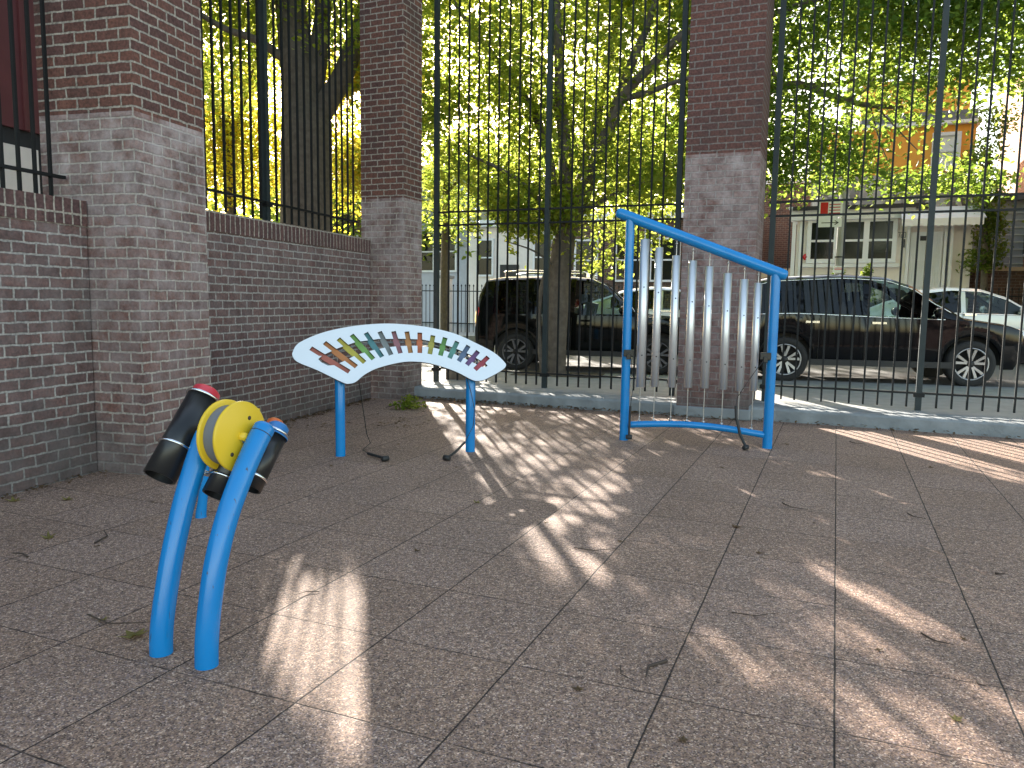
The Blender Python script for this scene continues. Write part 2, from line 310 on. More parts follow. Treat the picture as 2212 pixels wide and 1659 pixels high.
M['darkglass']=mat('window_glass_dark',(.012,.014,.014),.1,var=.4,scale=2,spec=.25)
M['tyre']=mat('tyre_rubber',(.02,.02,.02),.85)
M['rim']=mat('alloy_rim',(.36,.36,.37),.4,metal=.85); M['rimdark']=mat('dark_alloy_rim',(.12,.12,.13),.5,metal=.6)
M['paint_black']=mat('black_car_paint',(.004,.004,.005),.05,var=.1,spec=.28)
M['paint_green']=mat('dark_green_car_paint',(.003,.004,.004),.06,var=.1,spec=.24)
M['paint_white']=mat('white_car_paint',(.62,.64,.66),.3,var=.03,coat=1)
M['paint_silver']=mat('silver_car_paint',(.5,.53,.58),.3,metal=.3,var=.03,coat=1)
M['chrome']=mat('chrome',(.75,.76,.78),.15,metal=1)
M['carglass']=glassmat('car_glass',(.62,.72,.7),.3)
M['tint']=glassmat('tinted_car_glass',(.12,.13,.13),.3)
M['seat']=mat('seat_fabric',(.09,.09,.1),.9)
M['lamp']=mat('lamp_lens',(.7,.7,.72),.15,coat=1)
M['amber']=mat('amber_lens',(.8,.22,.02),.2)
M['redlens']=mat('red_lens',(.5,.02,.02),.2)
M['cream']=mat('cream_stucco',(.76,.70,.65),.85,var=.1,bump=.3)
M['orange']=mat('orange_stucco',(.78,.36,.06),.85,var=.1)
M['slate']=mat('slate_shingle',(.14,.15,.17),.8,var=.3,scale=20)
M['siding']=mat('clapboard',(.42,.44,.5),.7)
M['maroon']=mat('maroon_panel',(.12,.028,.032),.6,var=.3,scale=3)
M['darkwall']=mat('dark_wall',(.02,.02,.023),.8,var=.3)
M['dirt']=mat('soil',(.07,.055,.04),1,var=.4,scale=15,bump=1,bscale=60)
M['tan']=mat('tan_wall',(.5,.38,.27),.9,var=.15)
M['leafG']=leafmat('green_leaf',(.06,.1,.012),(.10,.14,.015),(.34,.48,.06),(.70,.72,.12))
M['leafD']=leafmat('dark_green_leaf',(.035,.07,.015),(.06,.1,.02),(.2,.34,.04),(.48,.58,.09))
M['leafY']=leafmat('yellow_leaf',(.15,.18,.02),(.28,.2,.02),(.6,.72,.06),(.92,.66,.07))
M['leafF']=leafmat('fallen_leaf_mat',(.2,.2,.06),(.28,.22,.08),(.2,.22,.05),(.3,.2,.05))
M['litter']=leafmat('dry_leaf_mat',(.09,.055,.03),(.2,.13,.07),(.1,.06,.03),(.2,.12,.05))
M['twig']=mat('twig_wood',(.06,.04,.03),.9)
def stonemat():
    m,nt,p,ns,L=newmat('stone_cladding'); geo=N(nt,'ShaderNodeNewGeometry')
    v=N(nt,'ShaderNodeTexVoronoi'); v.inputs['Scale'].default_value=6; L.new(geo.outputs['Position'],v.inputs['Vector'])
    s=N(nt,'ShaderNodeSeparateColor'); L.new(v.outputs['Color'],s.inputs[0])
    cr=N(nt,'ShaderNodeValToRGB'); cr.color_ramp.elements[0].color=(.12,.1,.09,1); cr.color_ramp.elements[1].color=(.5,.46,.43,1); L.new(s.outputs[0],cr.inputs[0])
    L.new(cr.outputs[0],p.inputs['Base Color']); p.inputs['Roughness'].default_value=.9
    b=N(nt,'ShaderNodeBump'); b.inputs['Strength'].default_value=1; b.inputs['Distance'].default_value=.04; L.new(v.outputs['Distance'],b.inputs['Height']); b.invert=True; L.new(b.outputs[0],p.inputs['Normal'])
    return m
M['stone']=stonemat()
# ================================================================= THE SETTING
F0=Vector((-1.17,11.62,0))                         # fence line start, direction U
L0=Vector((-3.52,5.18,0))                          # left wall line, direction W
# playground floor
mb=MB(); mb.add([(-9,-8,0),(14,-8,0),(14,13,0),(-9,13,0)],[(0,1,2,3)])
tag(mb.build('playground_floor',M['floor']),kind='structure')
# curb polyline front edge
cf=[Vector((-1.5,10.95,0)),Vector((-.2,10.35,0)),Vector((1.94,9.55,0)),Vector((3.17,9.14,0)),Vector((5.5,8.13,0)),Vector((9,6.65,0))]
def sidewalk_mesh():
    mb=MB(); h=.16; n=26; pts=[]
    for i in range(len(cf)-1):
        for k in range(n):
            q=cf[i].lerp(cf[i+1],k/n); s_=noise.noise(q*2.1)*.018+noise.noise(q*9)*.008; pts.append(q+V*s_)
    pts.append(cf[-1])
    vs=[];fs=[]
    for q in pts:
        hh=h+noise.noise(q*5)*.007
        vs+=[q+Z*-.02, q+Z*(hh-.03), q+V*.014+Z*(hh-.008), q+V*.035+Z*hh, q+V*.42+Z*(hh+.004)]
    for i in range(len(pts)-1):
        for k in range(4): fs.append((i*5+k,(i+1)*5+k,(i+1)*5+k+1,i*5+k+1))
    mb.add(vs,fs,smooth=False); return mb,pts
mb,_=sidewalk_mesh(); tag(mb.build('curb',M['curb']),kind='structure')
# sidewalk sheet, street, far pavement
mb=MB(); 
side=[q+V*.40+Z*.162 for q in cf]
far0=Vector((-9,15.15,.165)); 
SA=Vector((1,13.35,0))                              # point on street edge, direction S1
e0=SA-S1*12+Z*.165; e1=SA+S1*22+Z*.165
vs=[Vector((-14,12.6,.162)),Vector((-2.6,12.2,.162))]+side+[Vector((22,1.6,.162)),e1,e0]
mb.add(vs,[list(range(len(vs)))[::-1]])
tag(mb.build('sidewalk',M['concrete'],fixn=True),kind='structure')
mb=MB(); mb.box(SA-S1*14+S2*.0+Z*-.1,S1*40,S2*.14,Z*.262); tag(mb.build('street_curb',M['curb']),kind='structure')
mb=MB(); a=SA-S1*40+S2*.14+Z*.12; 
mb.add([a,a+S1*90,a+S1*90+S2*4.5+Z*.1,a+S2*4.5+Z*.1],[(0,1,2,3)]); b_=a+S2*4.5+Z*.1; mb.add([b_,b_+S1*90,b_+S1*90+S2*3+Z*0,b_+S2*3],[(0,1,2,3)])
tag(mb.build('road',M['asphalt']),kind='structure')
mb=MB(); mb.box(a+S2*7.5+Z*.0,S1*90,S2*15.0,Z*.27); tag(mb.build('far_pavement',M['concrete']),kind='structure')
mb=MB(); mb.add([(-120,-60,-.06),(120,-60,-.06),(120,200,-.06),(-120,200,-.06)],[(0,1,2,3)]); tag(mb.build('ground',M['dirt']),kind='structure')
# ---- brick pillars
def pillar(name,o,a,b,wa,wb_,m,label,h=7.2,base=None):
    e=empty(name,o,label,'pillar')
    mb=MB(); mb.box(o+Z*.0,a*wa,b*wb_,Z*h,uo=.03); mb.build('shaft',m,e)
    if base:
        mb=MB(); mb.box(o-a*.03-b*.03,a*(wa+.06),b*(wb_+.06),Z*base); mb.build('base',M['curb'],e,bevel=.015)
    mb=MB(); mb.box(o-a*.06-b*.06+Z*h,a*(wa+.12),b*(wb_+.12),Z*.12); mb.build('cap',M['concrete'],e)
    return e
P1=Vector((-2.84,5.9,0))
pillar('brick_pillar',P1+WN*.88,-WN,W,.88,.80,M['brick_p1'],'nearest brick pillar with a chalky washed lower part, beside the left wall',base=None)
P2=Vector((-2.13,10.89,0))
pillar('brick_pillar',P2,U,V,.68,.5,M['brick_p1'],'brick corner pillar behind the coloured bar instrument, where wall meets fence')
P3=Vector((2.05,9.50,0))
pillar('brick_pillar',P3,U,V,.86,.86,M['brick_p3'],'brick pillar behind the hanging chimes, standing between the two street fences',base=.13)
P4=P3+U*5.3
pillar('brick_pillar',P4,U,V,.86,.86,M['brick_p3'],'brick pillar past the right edge of the picture, ending the street fence',base=.13)
# ---- low brick walls on the left
def lowwall(start,length,label,h=2.02):
    o=L0+W*start
    e=empty('brick_wall',o,label,'wall'); 
    mb=MB(); mb.box(o,W*length,WN*.36,Z*h,uo=start); mb.build('wall_body',M['brick_wall'],e)
    mb=MB(); mb.box(o-WN*.012+Z*h,W*length,WN*.384,Z*.19,swap=True,uo=start); mb.build('coping',M['brick_sold'],e)
    return e
lowwall(-7,7.86,'low brick wall left of the nearest pillar, topped by upright bricks',1.92)
lowwall(1.66,4.1,'low brick wall between the nearest pillar and the corner pillar')
# ---- fences
def fence(origin,d,length,z0,zrails,zposts,label,posts,name='iron_fence',pitch=.158,top=6.6,r=.011,prot=None):
    e=empty(name,origin,label,'fence'); n=Vector((-d.y,d.x,0))
    for zr in zrails:
        mb=MB(); mb.box(origin+Z*(zr-.012)-n*.019,d*length,n*.038,Z*.024); mb.build('rail',M['fence'],e)
    for pz in posts:
        mb=MB(); c=origin+d*pz; mb.box(c-d*.033-n*.033+Z*zposts,d*.066,n*.066,Z*(top+.1-zposts)); mb.build('post',M['post'],e)
        for zr in zrails[:1]:
            mb=MB(); mb.cbox(c+Z*(zr-.02),.12,.09,.05,d,n); mb.build('bracket',M['fence'],e)
    k=0; x=pitch*.6; first=None
    while x<length-.04:
        if all(abs(x-q)>.06 for q in posts):
            if first is None:
                mb=MB(); mb.box(-d*r-n*r,d*2*r,n*2*r,Z*(top-z0)); first=mb.build('picket',M['fence'],None); p=first
            else: p=first.copy(); sc.collection.objects.link(p)
            p.parent=e; p.location=d*x+Z*z0
            p.rotation_euler=(0,0,random.uniform(-.05,.05))
        x+=pitch
    return e
fence(F0+U*-.03,U,3.72,.20,[.37,2.49,2.68,6.2],.16,'tall black iron fence bay between the corner pillar and the chimes pillar',[.05,1.80,3.62])
fence(F0+U*4.72,U,4.1,.20,[.37,2.49,2.66,6.2],.16,'tall black iron fence bay right of the chimes pillar, in front of the parked car',[.05,1.80,3.55])
fence(L0+W*1.66+WN*.18,W,4.05,2.25,[2.44,6.2],2.21,'tall iron fence standing on the low wall between the two left pillars',[1.9],pitch=.155)
fence(L0+W*-3.0+WN*.18,W,3.85,2.13,[2.29,6.2],2.12,'tall iron fence on the low wall left of the nearest pillar',[],pitch=.135)
# ---- neighbour's building left of the wall
o=L0+W*-1.5+WN*2.0
e=empty('neighbour_building',o,'dark red sided building close behind the left wall fence','building')
mb=MB(); mb.box(o,W*5.8,WN*6,Z*3.0); mb.build('lower_wall',M['darkwall'],e)
mb=MB(); mb.box(o-WN*.03+W*-.5+Z*3.0,W*4.4,WN*6,Z*5)
for k in range(0,14): mb.box(o-WN*.055+W*(-.5+k*.32)+Z*3.0,W*.03,WN*.03,Z*5)
mb.build('upper_siding',M['maroon'],e)
mb=MB(); mb.box(o-WN*.04+W*3.92+Z*2.8,W*1.88,WN*6,Z*5.2); mb.build('dark_siding',M['darkwall'],e)
for w0 in (2.0,):
    f=MB(); f.box(o-WN*.05+W*2.6+Z*2.05,W*1.2,WN*.05,Z*.78); f=f.build('cream_panel',M['cream'],e)
# ================================================================= HOUSES ACROSS THE STREET
HO=F0+V*13                                       # facade plane of the main house
def hp(a,z,off=0): return HO+U*a+V*off+Z*z
def win(parent,a0,a1,z0,z1,fm=None,gm=None,bars=1,off=0,fw=.09,mull=()):
    fm=fm or M['whitepaint']; gm=gm or M['darkglass']
    mb=MB()
    for (x0,x1,y0,y1) in [(a0,a1,z0,z0+fw),(a0,a1,z1-fw,z1),(a0,a0+fw,z0+fw,z1-fw),(a1-fw,a1,z0+fw,z1-fw)]:
        mb.box(hp(x0,y0,off-.09),U*(x1-x0),V*.09,Z*(y1-y0))
    zm=(z0+z1)/2
    mb.box(hp(a0+fw,zm-.03,off-.07),U*(a1-a0-2*fw),V*.04,Z*.06)
    for q in mull: mb.box(hp(q-.07,z0+fw,off-.095),U*.14,V*.09,Z*(z1-z0-2*fw))
    f=mb.build('window',fm,parent)
    mb=MB(); mb.box(hp(a0+fw,z0+fw,off-.03),U*(a1-a0-2*fw),V*.01,Z*(z1-z0-2*fw)); mb.build('pane',gm,f)
    return f
e=empty('shopfront_house',hp(4.3,.3),'cream house with white triple window and orange upper floors across the street','house')
mb=MB(); mb.box(hp(4.42,.2),U*4.3,V*6,Z*3.75); mb.build('front_wall',M['cream'],e)
mb=MB(); mb.box(hp(4.25,3.72,-.18),U*3.1,V*.5,Z*.30); mb.box(hp(4.2,4.02,-.25),U*3.1,V*6,Z*.06); mb.box(hp(4.3,.25,-.04),U*.1,V*.04,Z*3.45); mb.box(hp(4.5,.25,-.06),U*.09,V*.06,Z*3.45); mb.build('cornice',M['whitepaint'],e)
win(e,4.70,6.95,2.55,3.76,mull=(5.46,6.2),fw=.11)
mb=MB(); mb.box(hp(4.62,2.43,-.14),U*2.42,V*.14,Z*.1); mb.build('sill',M['whitepaint'],e)
# awning over the door
mb=MB(); q0,q1=6.99,8.82
mb.add([hp(q0,4.0,0),hp(q1,4.0,0),hp(q1+.05,3.62,-.85),hp(q0-.0,3.62,-.85),hp(q0,3.97,0),hp(q1,3.97,0),hp(q1+.05,3.59,-.85),hp(q0-.0,3.59,-.85)],[(0,3,2,1),(4,5,6,7),(0,4,7,3),(1,2,6,5)])
n=24
vs=[];fs=[]
for k in range(n+1):
    a_=q0+(q1-q0)*k/n; dz=.17+.03*(k%2); vs+=[hp(a_,3.62,-.852),hp(a_,3.62-dz,-.856)]
    if k: fs.append((2*k-2,2*k-1,2*k+1,2*k))
mb.add(vs,fs); mb.build('awning',M['whitepaint'],e)
mb=MB(); mb.box(hp(7.28,.4,-.07),U*.75,V*.07,Z*2.95); d_=mb.build('security_door',M['whitepaint'],e)
mb=MB()
for k in range(13): mb.box(hp(7.32+k*.054,.45,-.10),U*.014,V*.025,Z*2.8)
for z_ in (1.05,1.7,1.92,2.6): mb.box(hp(7.30,z_,-.105),U*.71,V*.02,Z*.035)
mb.build('door_grille',M['whitepaint'],d_)
mb=MB(); mb.box(hp(7.5,3.12,-.11),U*.2,V*.04,Z*.12); mb.build('door_lamp',M['grille'],d_)
mb=MB()
for q in (7.19,8.06,8.2): mb.box(hp(q,.3,-.12),U*.07,V*.12,Z*3.2)
mb.build('door_trim',M['whitepaint'],e)
mb=MB(); mb.box(hp(7.12,2.95,-.03),U*.03,V*.03,Z*.22); mb.build('door_bell_plate',M['grille'],e)
# painted house number on the wall beside the door (built from strokes)
def strokes(parent,name,m,o,a,b,n,segs,w,depth=.006):
    mb=MB()
    for (x0,y0,x1,y1) in segs:
        p=o+a*x0+b*y0; q=o+a*x1+b*y1; d=(q-p); l=d.length
        if l<1e-6: continue
        d.normalize(); s_=d.cross(n).normalized()
        mb.box(p-d*w/2-s_*w/2,d*(l+w),s_*w,n*depth)
    return mb.build(name,m,parent)
D7=[(0,1,.6,1),(.6,1,.25,0)]; D2=[(0,1,.6,1),(.6,1,.6,.5),(.6,.5,0,.5),(0,.5,0,0),(0,0,.6,0)]; D0=[(0,0,.6,0),(.6,0,.6,1),(.6,1,0,1),(0,1,0,0)]
segs=[]
for k,D in enumerate((D7,D2,D0)): segs+=[((x0+k*.95)*.07,y0*.13,(x1+k*.95)*.07,y1*.13) for x0,y0,x1,y1 in D]
strokes(e,'house_number',M['post'],hp(6.98,3.22,-.012),U,Z,V*1.0,segs,.013)
mb=MB(); mb.lathe(hp(4.7,2.72,-.0),-V,[(0,.0),(0,.09),(.05,.09),(.07,.04),(.09,.03),(.09,0)]); mb.build('alarm_bell',M['redlens'],e)
mb=MB(); mb.box(hp(4.7,4.1,1.2),U*4.1,V*5,Z*.95); mb.build('stone_storey',M['stone'],e)
mb=MB(); mb.box(hp(4.3,3.98,-.3),U*3.4,V*.5,Z*.1); mb.build('roof_edge',M['grille'],e)
mb=MB(); mb.box(hp(4.7,5.05,1.4),U*4.1,V*5,Z*1.3); mb.build('orange_storey',M['orange'],e)
mb=MB(); mb.box(hp(5.8,6.35,1.2),U*3.1,V*5,Z*.09); mb.build('floor_trim',M['whitepaint'],e)
mb=MB(); mb.box(hp(5.9,6.44,1.3),U*2.9,V*5,Z*.28); mb.build('slate_band',M['slate'],e)
mb=MB(); mb.box(hp(5.9,6.72,1.35),U*2.7,V*4,Z*.9); mb.build('attic_storey',M['orange'],e)
win(e,7.75,8.45,5.15,6.15,off=1.4,gm=M['whitepaint']); win(e,4.95,5.6,5.1,5.75,off=1.4)
# clapboard house
def hbox(name,m,a0,a1,z0,z1,off,dep,parent): 
    mb=MB(); mb.box(hp(a0,z0,off),U*(a1-a0),V*dep,Z*(z1-z0)); return mb.build(name,m,parent)
e=empty('clapboard_house',hp(9.2,.3,2),'pale grey clapboard house behind the ivy, right of the cream house','house')
hbox('wall',M['siding'],8.75,11.0,.3,4.35,2.2,6,e)
mb=MB()
for k in range(18): mb.box(hp(8.75,.6+k*.2,2.17),U*2.25,V*.03,Z*.03)
mb.build('board_edges',M['whitepaint'],e)
hbox('roof',M['slate'],8.6,11.2,4.35,4.5,2.0,6.4,e)
# gable garage
e=empty('gabled_garage',hp(3,.3,6),'small brown brick garage with white gable trim, left of cream house','garage')
hbox('wall',M['brick_brown'],4.35,5.5,.3,3.25,6,4,e)
mb=MB(); mb.prism([hp(4.2,3.25,6),hp(5.6,3.25,6),hp(4.9,3.75,6)],V*4); mb.build('gable',M['brick_brown'],e)
mb=MB()
for (a0,a1) in ((4.15,4.9),(5.65,4.9)):
    p,q=hp(a0,3.18,5.9),hp(a1,3.75,5.9); mb.prism([p,q,q+Z*.1,p+Z*.1],V*4.2)
mb.build('gable_trim',M['whitepaint'],e)
# brown brick apartment behind
e=empty('brick_apartment',hp(2,.3,9),'brown brick apartment house seen between pillar and cream house','house')
hbox('wall',M['brick_brown'],.5,5.7,.3,6.2,10,6,e)
win(e,4.15,4.6,4.2,5.05,off=10,gm=M['whitepaint']); win(e,5.25,5.6,3.6,4.2,off=10)
hbox('cornice',M['whitepaint'],.4,5.8,6.2,6.35,9.85,6,e)
# low brown fence / wall on the right and yard wall left of the cream house
e=empty('yard_wall',hp(9,.3,0),'brown yard wall behind the far iron railing, right of the door','wall')
hbox('wall_body',M['brick_brown'],8.75,13,.2,2.35,.6,.25,e); hbox('coping',M['tan'],8.75,13,2.35,2.45,.55,.35,e)
tag(hbox('garden_wall',M['tan'],1.5,4.25,.2,2.45,1.0,.25,None),'pale tan garden wall left of the cream house','wall')
# sunlit tan building on the right
o=Vector((14.1,21.5,.2)); dv=Vector((.40,.9165,0)); du=Vector((.9165,-.40,0))
e=empty('tan_brick_building',o,'sunlit tan brick building at the right edge beyond the ivy tree','building')
mb=MB(); mb.box(o-dv*7,dv*13,du*6,Z*8.3); mb.build('wall',M['brick_tan'],e)
for k,(w0,z0) in enumerate(((1.5,2.6),(1.5,5.2),(4.4,5.2),(4.4,2.6))):
    mb=MB(); mb.box(o+dv*(w0-4.5)-du*.03+Z*z0,dv*.9,du*.03,Z*1.4); f=mb.build('window',M['whitepaint'],e)
    mb=MB(); mb.box(o+dv*(w0-4.43)-du*.035+Z*(z0+.07),dv*.76,du*.004,Z*1.26); mb.build('pane',M['darkglass'],f)
# row houses on the left
def rowhouse(a0,a1,z1,m,label,off,wins,door=None):
    e=empty('row_house',hp(a0,.3,off),label,'house','row houses across the street')
    hbox('wall',m,a0,a1,.2,z1,off,6,e)
    mb=MB(); mb.box(hp(a0-.05,z1-.02,off-.3),U*(a1-a0+.1),V*.4,Z*.28); mb.build('cornice',M['whitepaint'],e)
    for (w0,w1,y0,y1) in wins: win(e,w0,w1,y0,y1,off=off,fw=.08)
    if door:
        mb=MB(); mb.box(hp(door,.5,off-.05),U*.85,V*.05,Z*2.4); mb.build('door',M['grille'],e)
        mb=MB(); mb.box(hp(door-.25,.27,off-.9),U*1.4,V*.9,Z*.35); mb.build('stoop',M['concrete'],e)
rowhouse(-17.5,-12.7,6.3,M['brick_brown'],'brown brick row house far left behind the corner pillar',7.6,[(-16.4,-15.2,2.8,4.4),(-14.4,-13.4,2.8,4.4)])
rowhouse(-12.6,-9.25,6.9,M['siding'],'pale grey green row house just right of the corner pillar',7.3,[(-12,-11,2.6,4.4),(-10.9,-9.9,2.6,4.4),(-10.9,-9.9,5.0,6.3)])
rowhouse(-9.2,-5.0,4.5,M['cream'],'cream row house with white cornice and dark door behind the boxy SUV',7.0,[(-8.8,-8.0,2.4,4.0),(-6.2,-5.3,2.4,4.0)],door=-7.7)
rowhouse(-4.95,2.4,4.6,M['brick_brown'],'wide brick row house with pale framed windows behind the street tree trunk',7.0,[(-4.4,-3.4,2.2,3.9),(-2.7,-1.4,2.2,3.9),(-1.3,-.1,2.2,3.9),(.6,1.7,2.2,3.9)])

# far iron railing
def railing(a0,a1,off,label):
    o=hp(a0,.3,off); e=empty('iron_railing',o,label,'railing','iron railings across the street'); L_=a1-a0
    mb=MB()
    for z_ in (.35,1.35): mb.box(o+Z*z_,U*L_,V*.03,Z*.03)
    mb.build('rails',M['fence'],e)
    mb=MB(); k=0; x=.0
    while x<L_: 
        mb.box(o+U*x+V*.035,U*.016,V*.016,Z*1.5); mb.lathe(o+U*(x+.008)+V*.043+Z*1.5,Z,[(0,.008),(.03,.026),(.09,.0)],n=4); x+=.14
    b=mb.build('bars',M['fence'],e)
railing(-8.5,4.0,-1.6,'black iron railing in front of the row houses on the left')
railing(8.9,13,-1.3,'black iron railing in front of the brown yard wall on the right')
o=hp(-6.0,.3,-1.75); e=empty('gate_pillar',o,'pinkish gate pillar with a pale cap beside the left iron railing','pillar')
mb=MB(); mb.box(o,U*.34,V*.34,Z*1.75); mb.build('shaft',M['cream'],e)
mb=MB(); mb.box(o-U*.05-V*.05+Z*1.75,U*.44,V*.44,Z*.1); mb.build('cap',M['concrete'],e,bevel=.02)
# sign on that railing, utility pole with parking signs
mb=MB(); o=hp(10.9,1.2,-1.36); mb.box(o,U*.42,V*.01,Z*.55); s_=mb.build('notice_sign',M['whitepaint']); tag(s_,'small white notice on the far right iron railing','sign')
strokes(s_,'sign_marks',M['grille'],o+U*.06-V*.002+Z*.06,U,Z,-V,[(0,.05,.3,.05),(0,.12,.3,.12),(.07,.25,.2,.25),(.07,.38,.2,.38),(.07,.25,.07,.38),(.2,.25,.2,.38)],.02,.003)
po=at(1810,600,16.6); po.z=.2
e=empty('utility_pole',po,'pale weathered utility pole in front of the cream house','pole')
mb=MB(); mb.tube([po,po+Z*3+Vector((.01,0,0)),po+Z*8.5+Vector((.05,0,0))],[.085,.075,.06],n=12); mb.build('pole',M['concrete'],e)
mb=MB(); mb.tube([po+Z*1.55,po+Z*1.58],.09,n=12); mb.tube([po+Z*2.2,po+Z*2.23],.088,n=12); mb.build('strap',M['grille'],e)
qn=-V
def psign(c,w,h,name,label):
    e=empty(name,c,label,'sign')
    mb=MB(); mb.box(c-U*w/2-Z*h/2,U*w,V*.004,Z*h); mb.build('plate',M['whitepaint'],e); return e
c=po+Z*3.22-V*.1-U*.22; s_=psign(c,.46,.34,'parking_sign','white parking sign with a red square and red lettering on the pole')
mb=MB(); mb.box(c-U*.2-Z*.1-V*.003,U*.15,V*.003,Z*.24); mb.build('red_square',M['redlens'],s_)
strokes(s_,'lettering',M['redlens'],c-U*.02-Z*.09-V*.002,U,Z,-V,[(0,0,.2,0),(0,.06,.2,.06),(0,.12,.2,.12),(0,.18,.2,.18)],.018,.003)
c=po+Z*2.93-V*.1-U*.22; s_=psign(c,.46,.18,'arrow_sign','white arrow sign with a dark arrow under the parking sign')
strokes(s_,'arrow',M['grille'],c-U*.16-V*.002,U,Z,-V,[(0,0,.32,0),(.26,.04,.32,0),(.26,-.04,.32,0)],.016,.003)
c=po+Z*1.95-V*.1-U*.0; s_=psign(c,.22,.14,'pole_tag','small red and white tag low on the utility pole')
strokes(s_,'mark',M['redlens'],c-U*.07-V*.002,U,Z,-V,[(0,0,.14,0),(0,.03,.14,.03)],.014,.003)
# potted evergreens in front of the cream house are built with the plants below
# ================================================================= CARS
def interp(t,x):
    if x<=t[0][0]: return t[0][1]
    for i in range(len(t)-1):
        if x<=t[i+1][0]:
            f=(x-t[i][0])/(t[i+1][0]-t[i][0]); f=f*f*(3-2*f)*.35+f*.65
            return t[i][1]+(t[i+1][1]-t[i][1])*f
    return t[-1][1]
def make_car(name,label,loc,ang,sc_,paint,tintside,kind='suv',roofmat=None,mirror=True):
    if kind=='suv':
        Lc=4.5; xw=(.88,3.52); rw=.345; ra=.41
        belt=[(0,.98),(.12,1.02),(1.0,1.05),(2.7,1.0),(3.35,.985),(4.0,.90),(4.3,.80),(4.44,.66),(4.5,.55)]
        roof=[(0,1.0),(.1,1.3),(.28,1.52),(.7,1.62),(1.7,1.67),(2.3,1.64),(2.65,1.53),(3.05,1.26),(3.42,1.03),(4.0,.95),(4.3,.86),(4.44,.72),(4.5,.6)]
        wid=[(0,.76),(.1,.85),(.6,.91),(3.8,.91),(4.15,.84),(4.38,.66),(4.5,.45)]
        ws=(2.42,3.38); rwn=(.1,.3); wx=(.5,3.0); pil=[(1.98,2.07),(1.02,1.12)]; bot=.27
    elif kind=='boxy':
        Lc=4.2; xw=(.78,3.32); rw=.34; ra=.41
        belt=[(0,1.0),(.08,1.03),(1.0,1.03),(2.7,1.02),(3.0,1.0),(3.6,.97),(4.0,.90),(4.15,.76),(4.2,.6)]
        roof=[(0,1.02),(.06,1.4),(.18,1.66),(.5,1.71),(1.6,1.73),(2.1,1.7),(2.35,1.6),(2.75,1.26),(3.0,1.05),(3.6,1.0),(4.0,.94),(4.15,.8),(4.2,.64)]
        wid=[(0,.78),(.08,.86),(.5,.88),(3.6,.88),(3.95,.83),(4.12,.72),(4.2,.6)]
        ws=(2.15,2.98); rwn=(.04,.2); wx=(.35,2.72); pil=[(1.76,1.84),(.98,1.08)]; bot=.3
    else:
        Lc=4.6; xw=(.95,3.65); rw=.33; ra=.39
        belt=[(0,.9),(.15,.95),(1.0,.97),(2.7,.94),(3.3,.93),(4.1,.82),(4.4,.72),(4.55,.6),(4.6,.5)]
        roof=[(0,.93),(.3,1.02),(.75,1.2),(1.3,1.4),(1.9,1.47),(2.4,1.45),(2.8,1.32),(3.2,1.1),(3.5,.98),(4.1,.87),(4.4,.77),(4.55,.65),(4.6,.55)]
        wid=[(0,.74),(.12,.83),(.6,.89),(3.9,.89),(4.3,.8),(4.5,.62),(4.6,.42)]
        ws=(2.45,3.42); rwn=(.4,1.15); wx=(1.0,3.1); pil=[(2.05,2.13)]; bot=.24
    e=empty(name,loc,label,'car',None,ang)
    bx=MB(); wsb=MB(); rsb=MB(); WB={}; xs=sorted(set([round(Lc*i/72,3) for i in range(73)]+[round(x,3) for w in xw for x in (w-ra,w+ra,w-ra+.02,w+ra-.02)]+[q for p in pil for q in p]+list(ws)+list(rwn)+list(wx)))
    rows=[]
    for x in xs:
        w=interp(wid,x); zb=interp(belt,x); zr=max(interp(roof,x),zb+.02); z0=bot+(.1 if x>Lc-.35 else 0)+(.06 if x<.2 else 0)
        for c in xw:
            if abs(x-c)<ra: z0=max(z0,rw+math.sqrt(max(0,ra*ra-(x-c)**2)))
        z1=max(.5,z0+.02); z2=max(.78,z1+.05)
        z2=min(z2,zb-.05); z1=min(z1,z2-.02); z0=min(z0,z1-.01)
        rail=max(zr-.075,zb+.012); yr=w-.02-(rail-zb)*.30
        rows.append([(x,w-.05,z0),(x,w-.005,z1),(x,w-.012,(z1+z2)/2),(x,w,z2),(x,w-.02,zb),(x,yr,rail),(x,yr-.07,zr-.025),(x,yr*.55,zr-.002),(x,0,zr+.012)])
    m=len(rows[0])
    for i in range(len(xs)-1):
        xm=(xs[i]+xs[i+1])/2
        for k in range(m-1):
            for sgn in (1,-1):
                q=[rows[i][k],rows[i+1][k],rows[i+1][k+1],rows[i][k+1]]; q=[(a,b*sgn,c) for a,b,c in q]
                if sgn==1: q=q[::-1]
                tgt=bx
                if k==4 and wx[0]<xm<wx[1] and not any(p[0]<xm<p[1] for p in pil) and rows[i][5][2]-rows[i][4][2]>.06: tgt=WB.setdefault((sgn,sum(xm>p[1] for p in pil)),MB())
                if k>=6 and (ws[0]<xm<ws[1]): tgt=wsb
                if k>=6 and (rwn[0]<xm<rwn[1]): tgt=rsb
                tgt.add(q,[(0,1,2,3)],smooth=True)
    for idx,rev in ((0,False),(-1,True)):
        r_=rows[idx]; pts=[(a,b,c) for a,b,c in r_]+[(a,-b,c) for a,b,c in r_[::-1]]
        bx.add(pts,[list(range(len(pts)))[::-1] if rev else list(range(len(pts)))])
    def fin(mb,nm,mt,smooth_angle=True):
        o=mb.build(nm,mt,None,fixn=True); o.parent=e; return o
    body=fin(bx,'body',paint)
    for (sg_,k_),mbx in WB.items(): fin(mbx,'side_window',M['carglass'] if k_==len(pil) else M['tint'])
    fin(wsb,'windscreen',M['carglass']); fin(rsb,'rear_window',M['tint'])
    # underbody, wheels
    mb=MB(); mb.cbox((Lc/2,0,bot+.30),Lc-.7,1.22,.5); mb.cbox((Lc/2,0,.62),1.6,1.3,.08); fin(mb,'underbody',M['grille'])
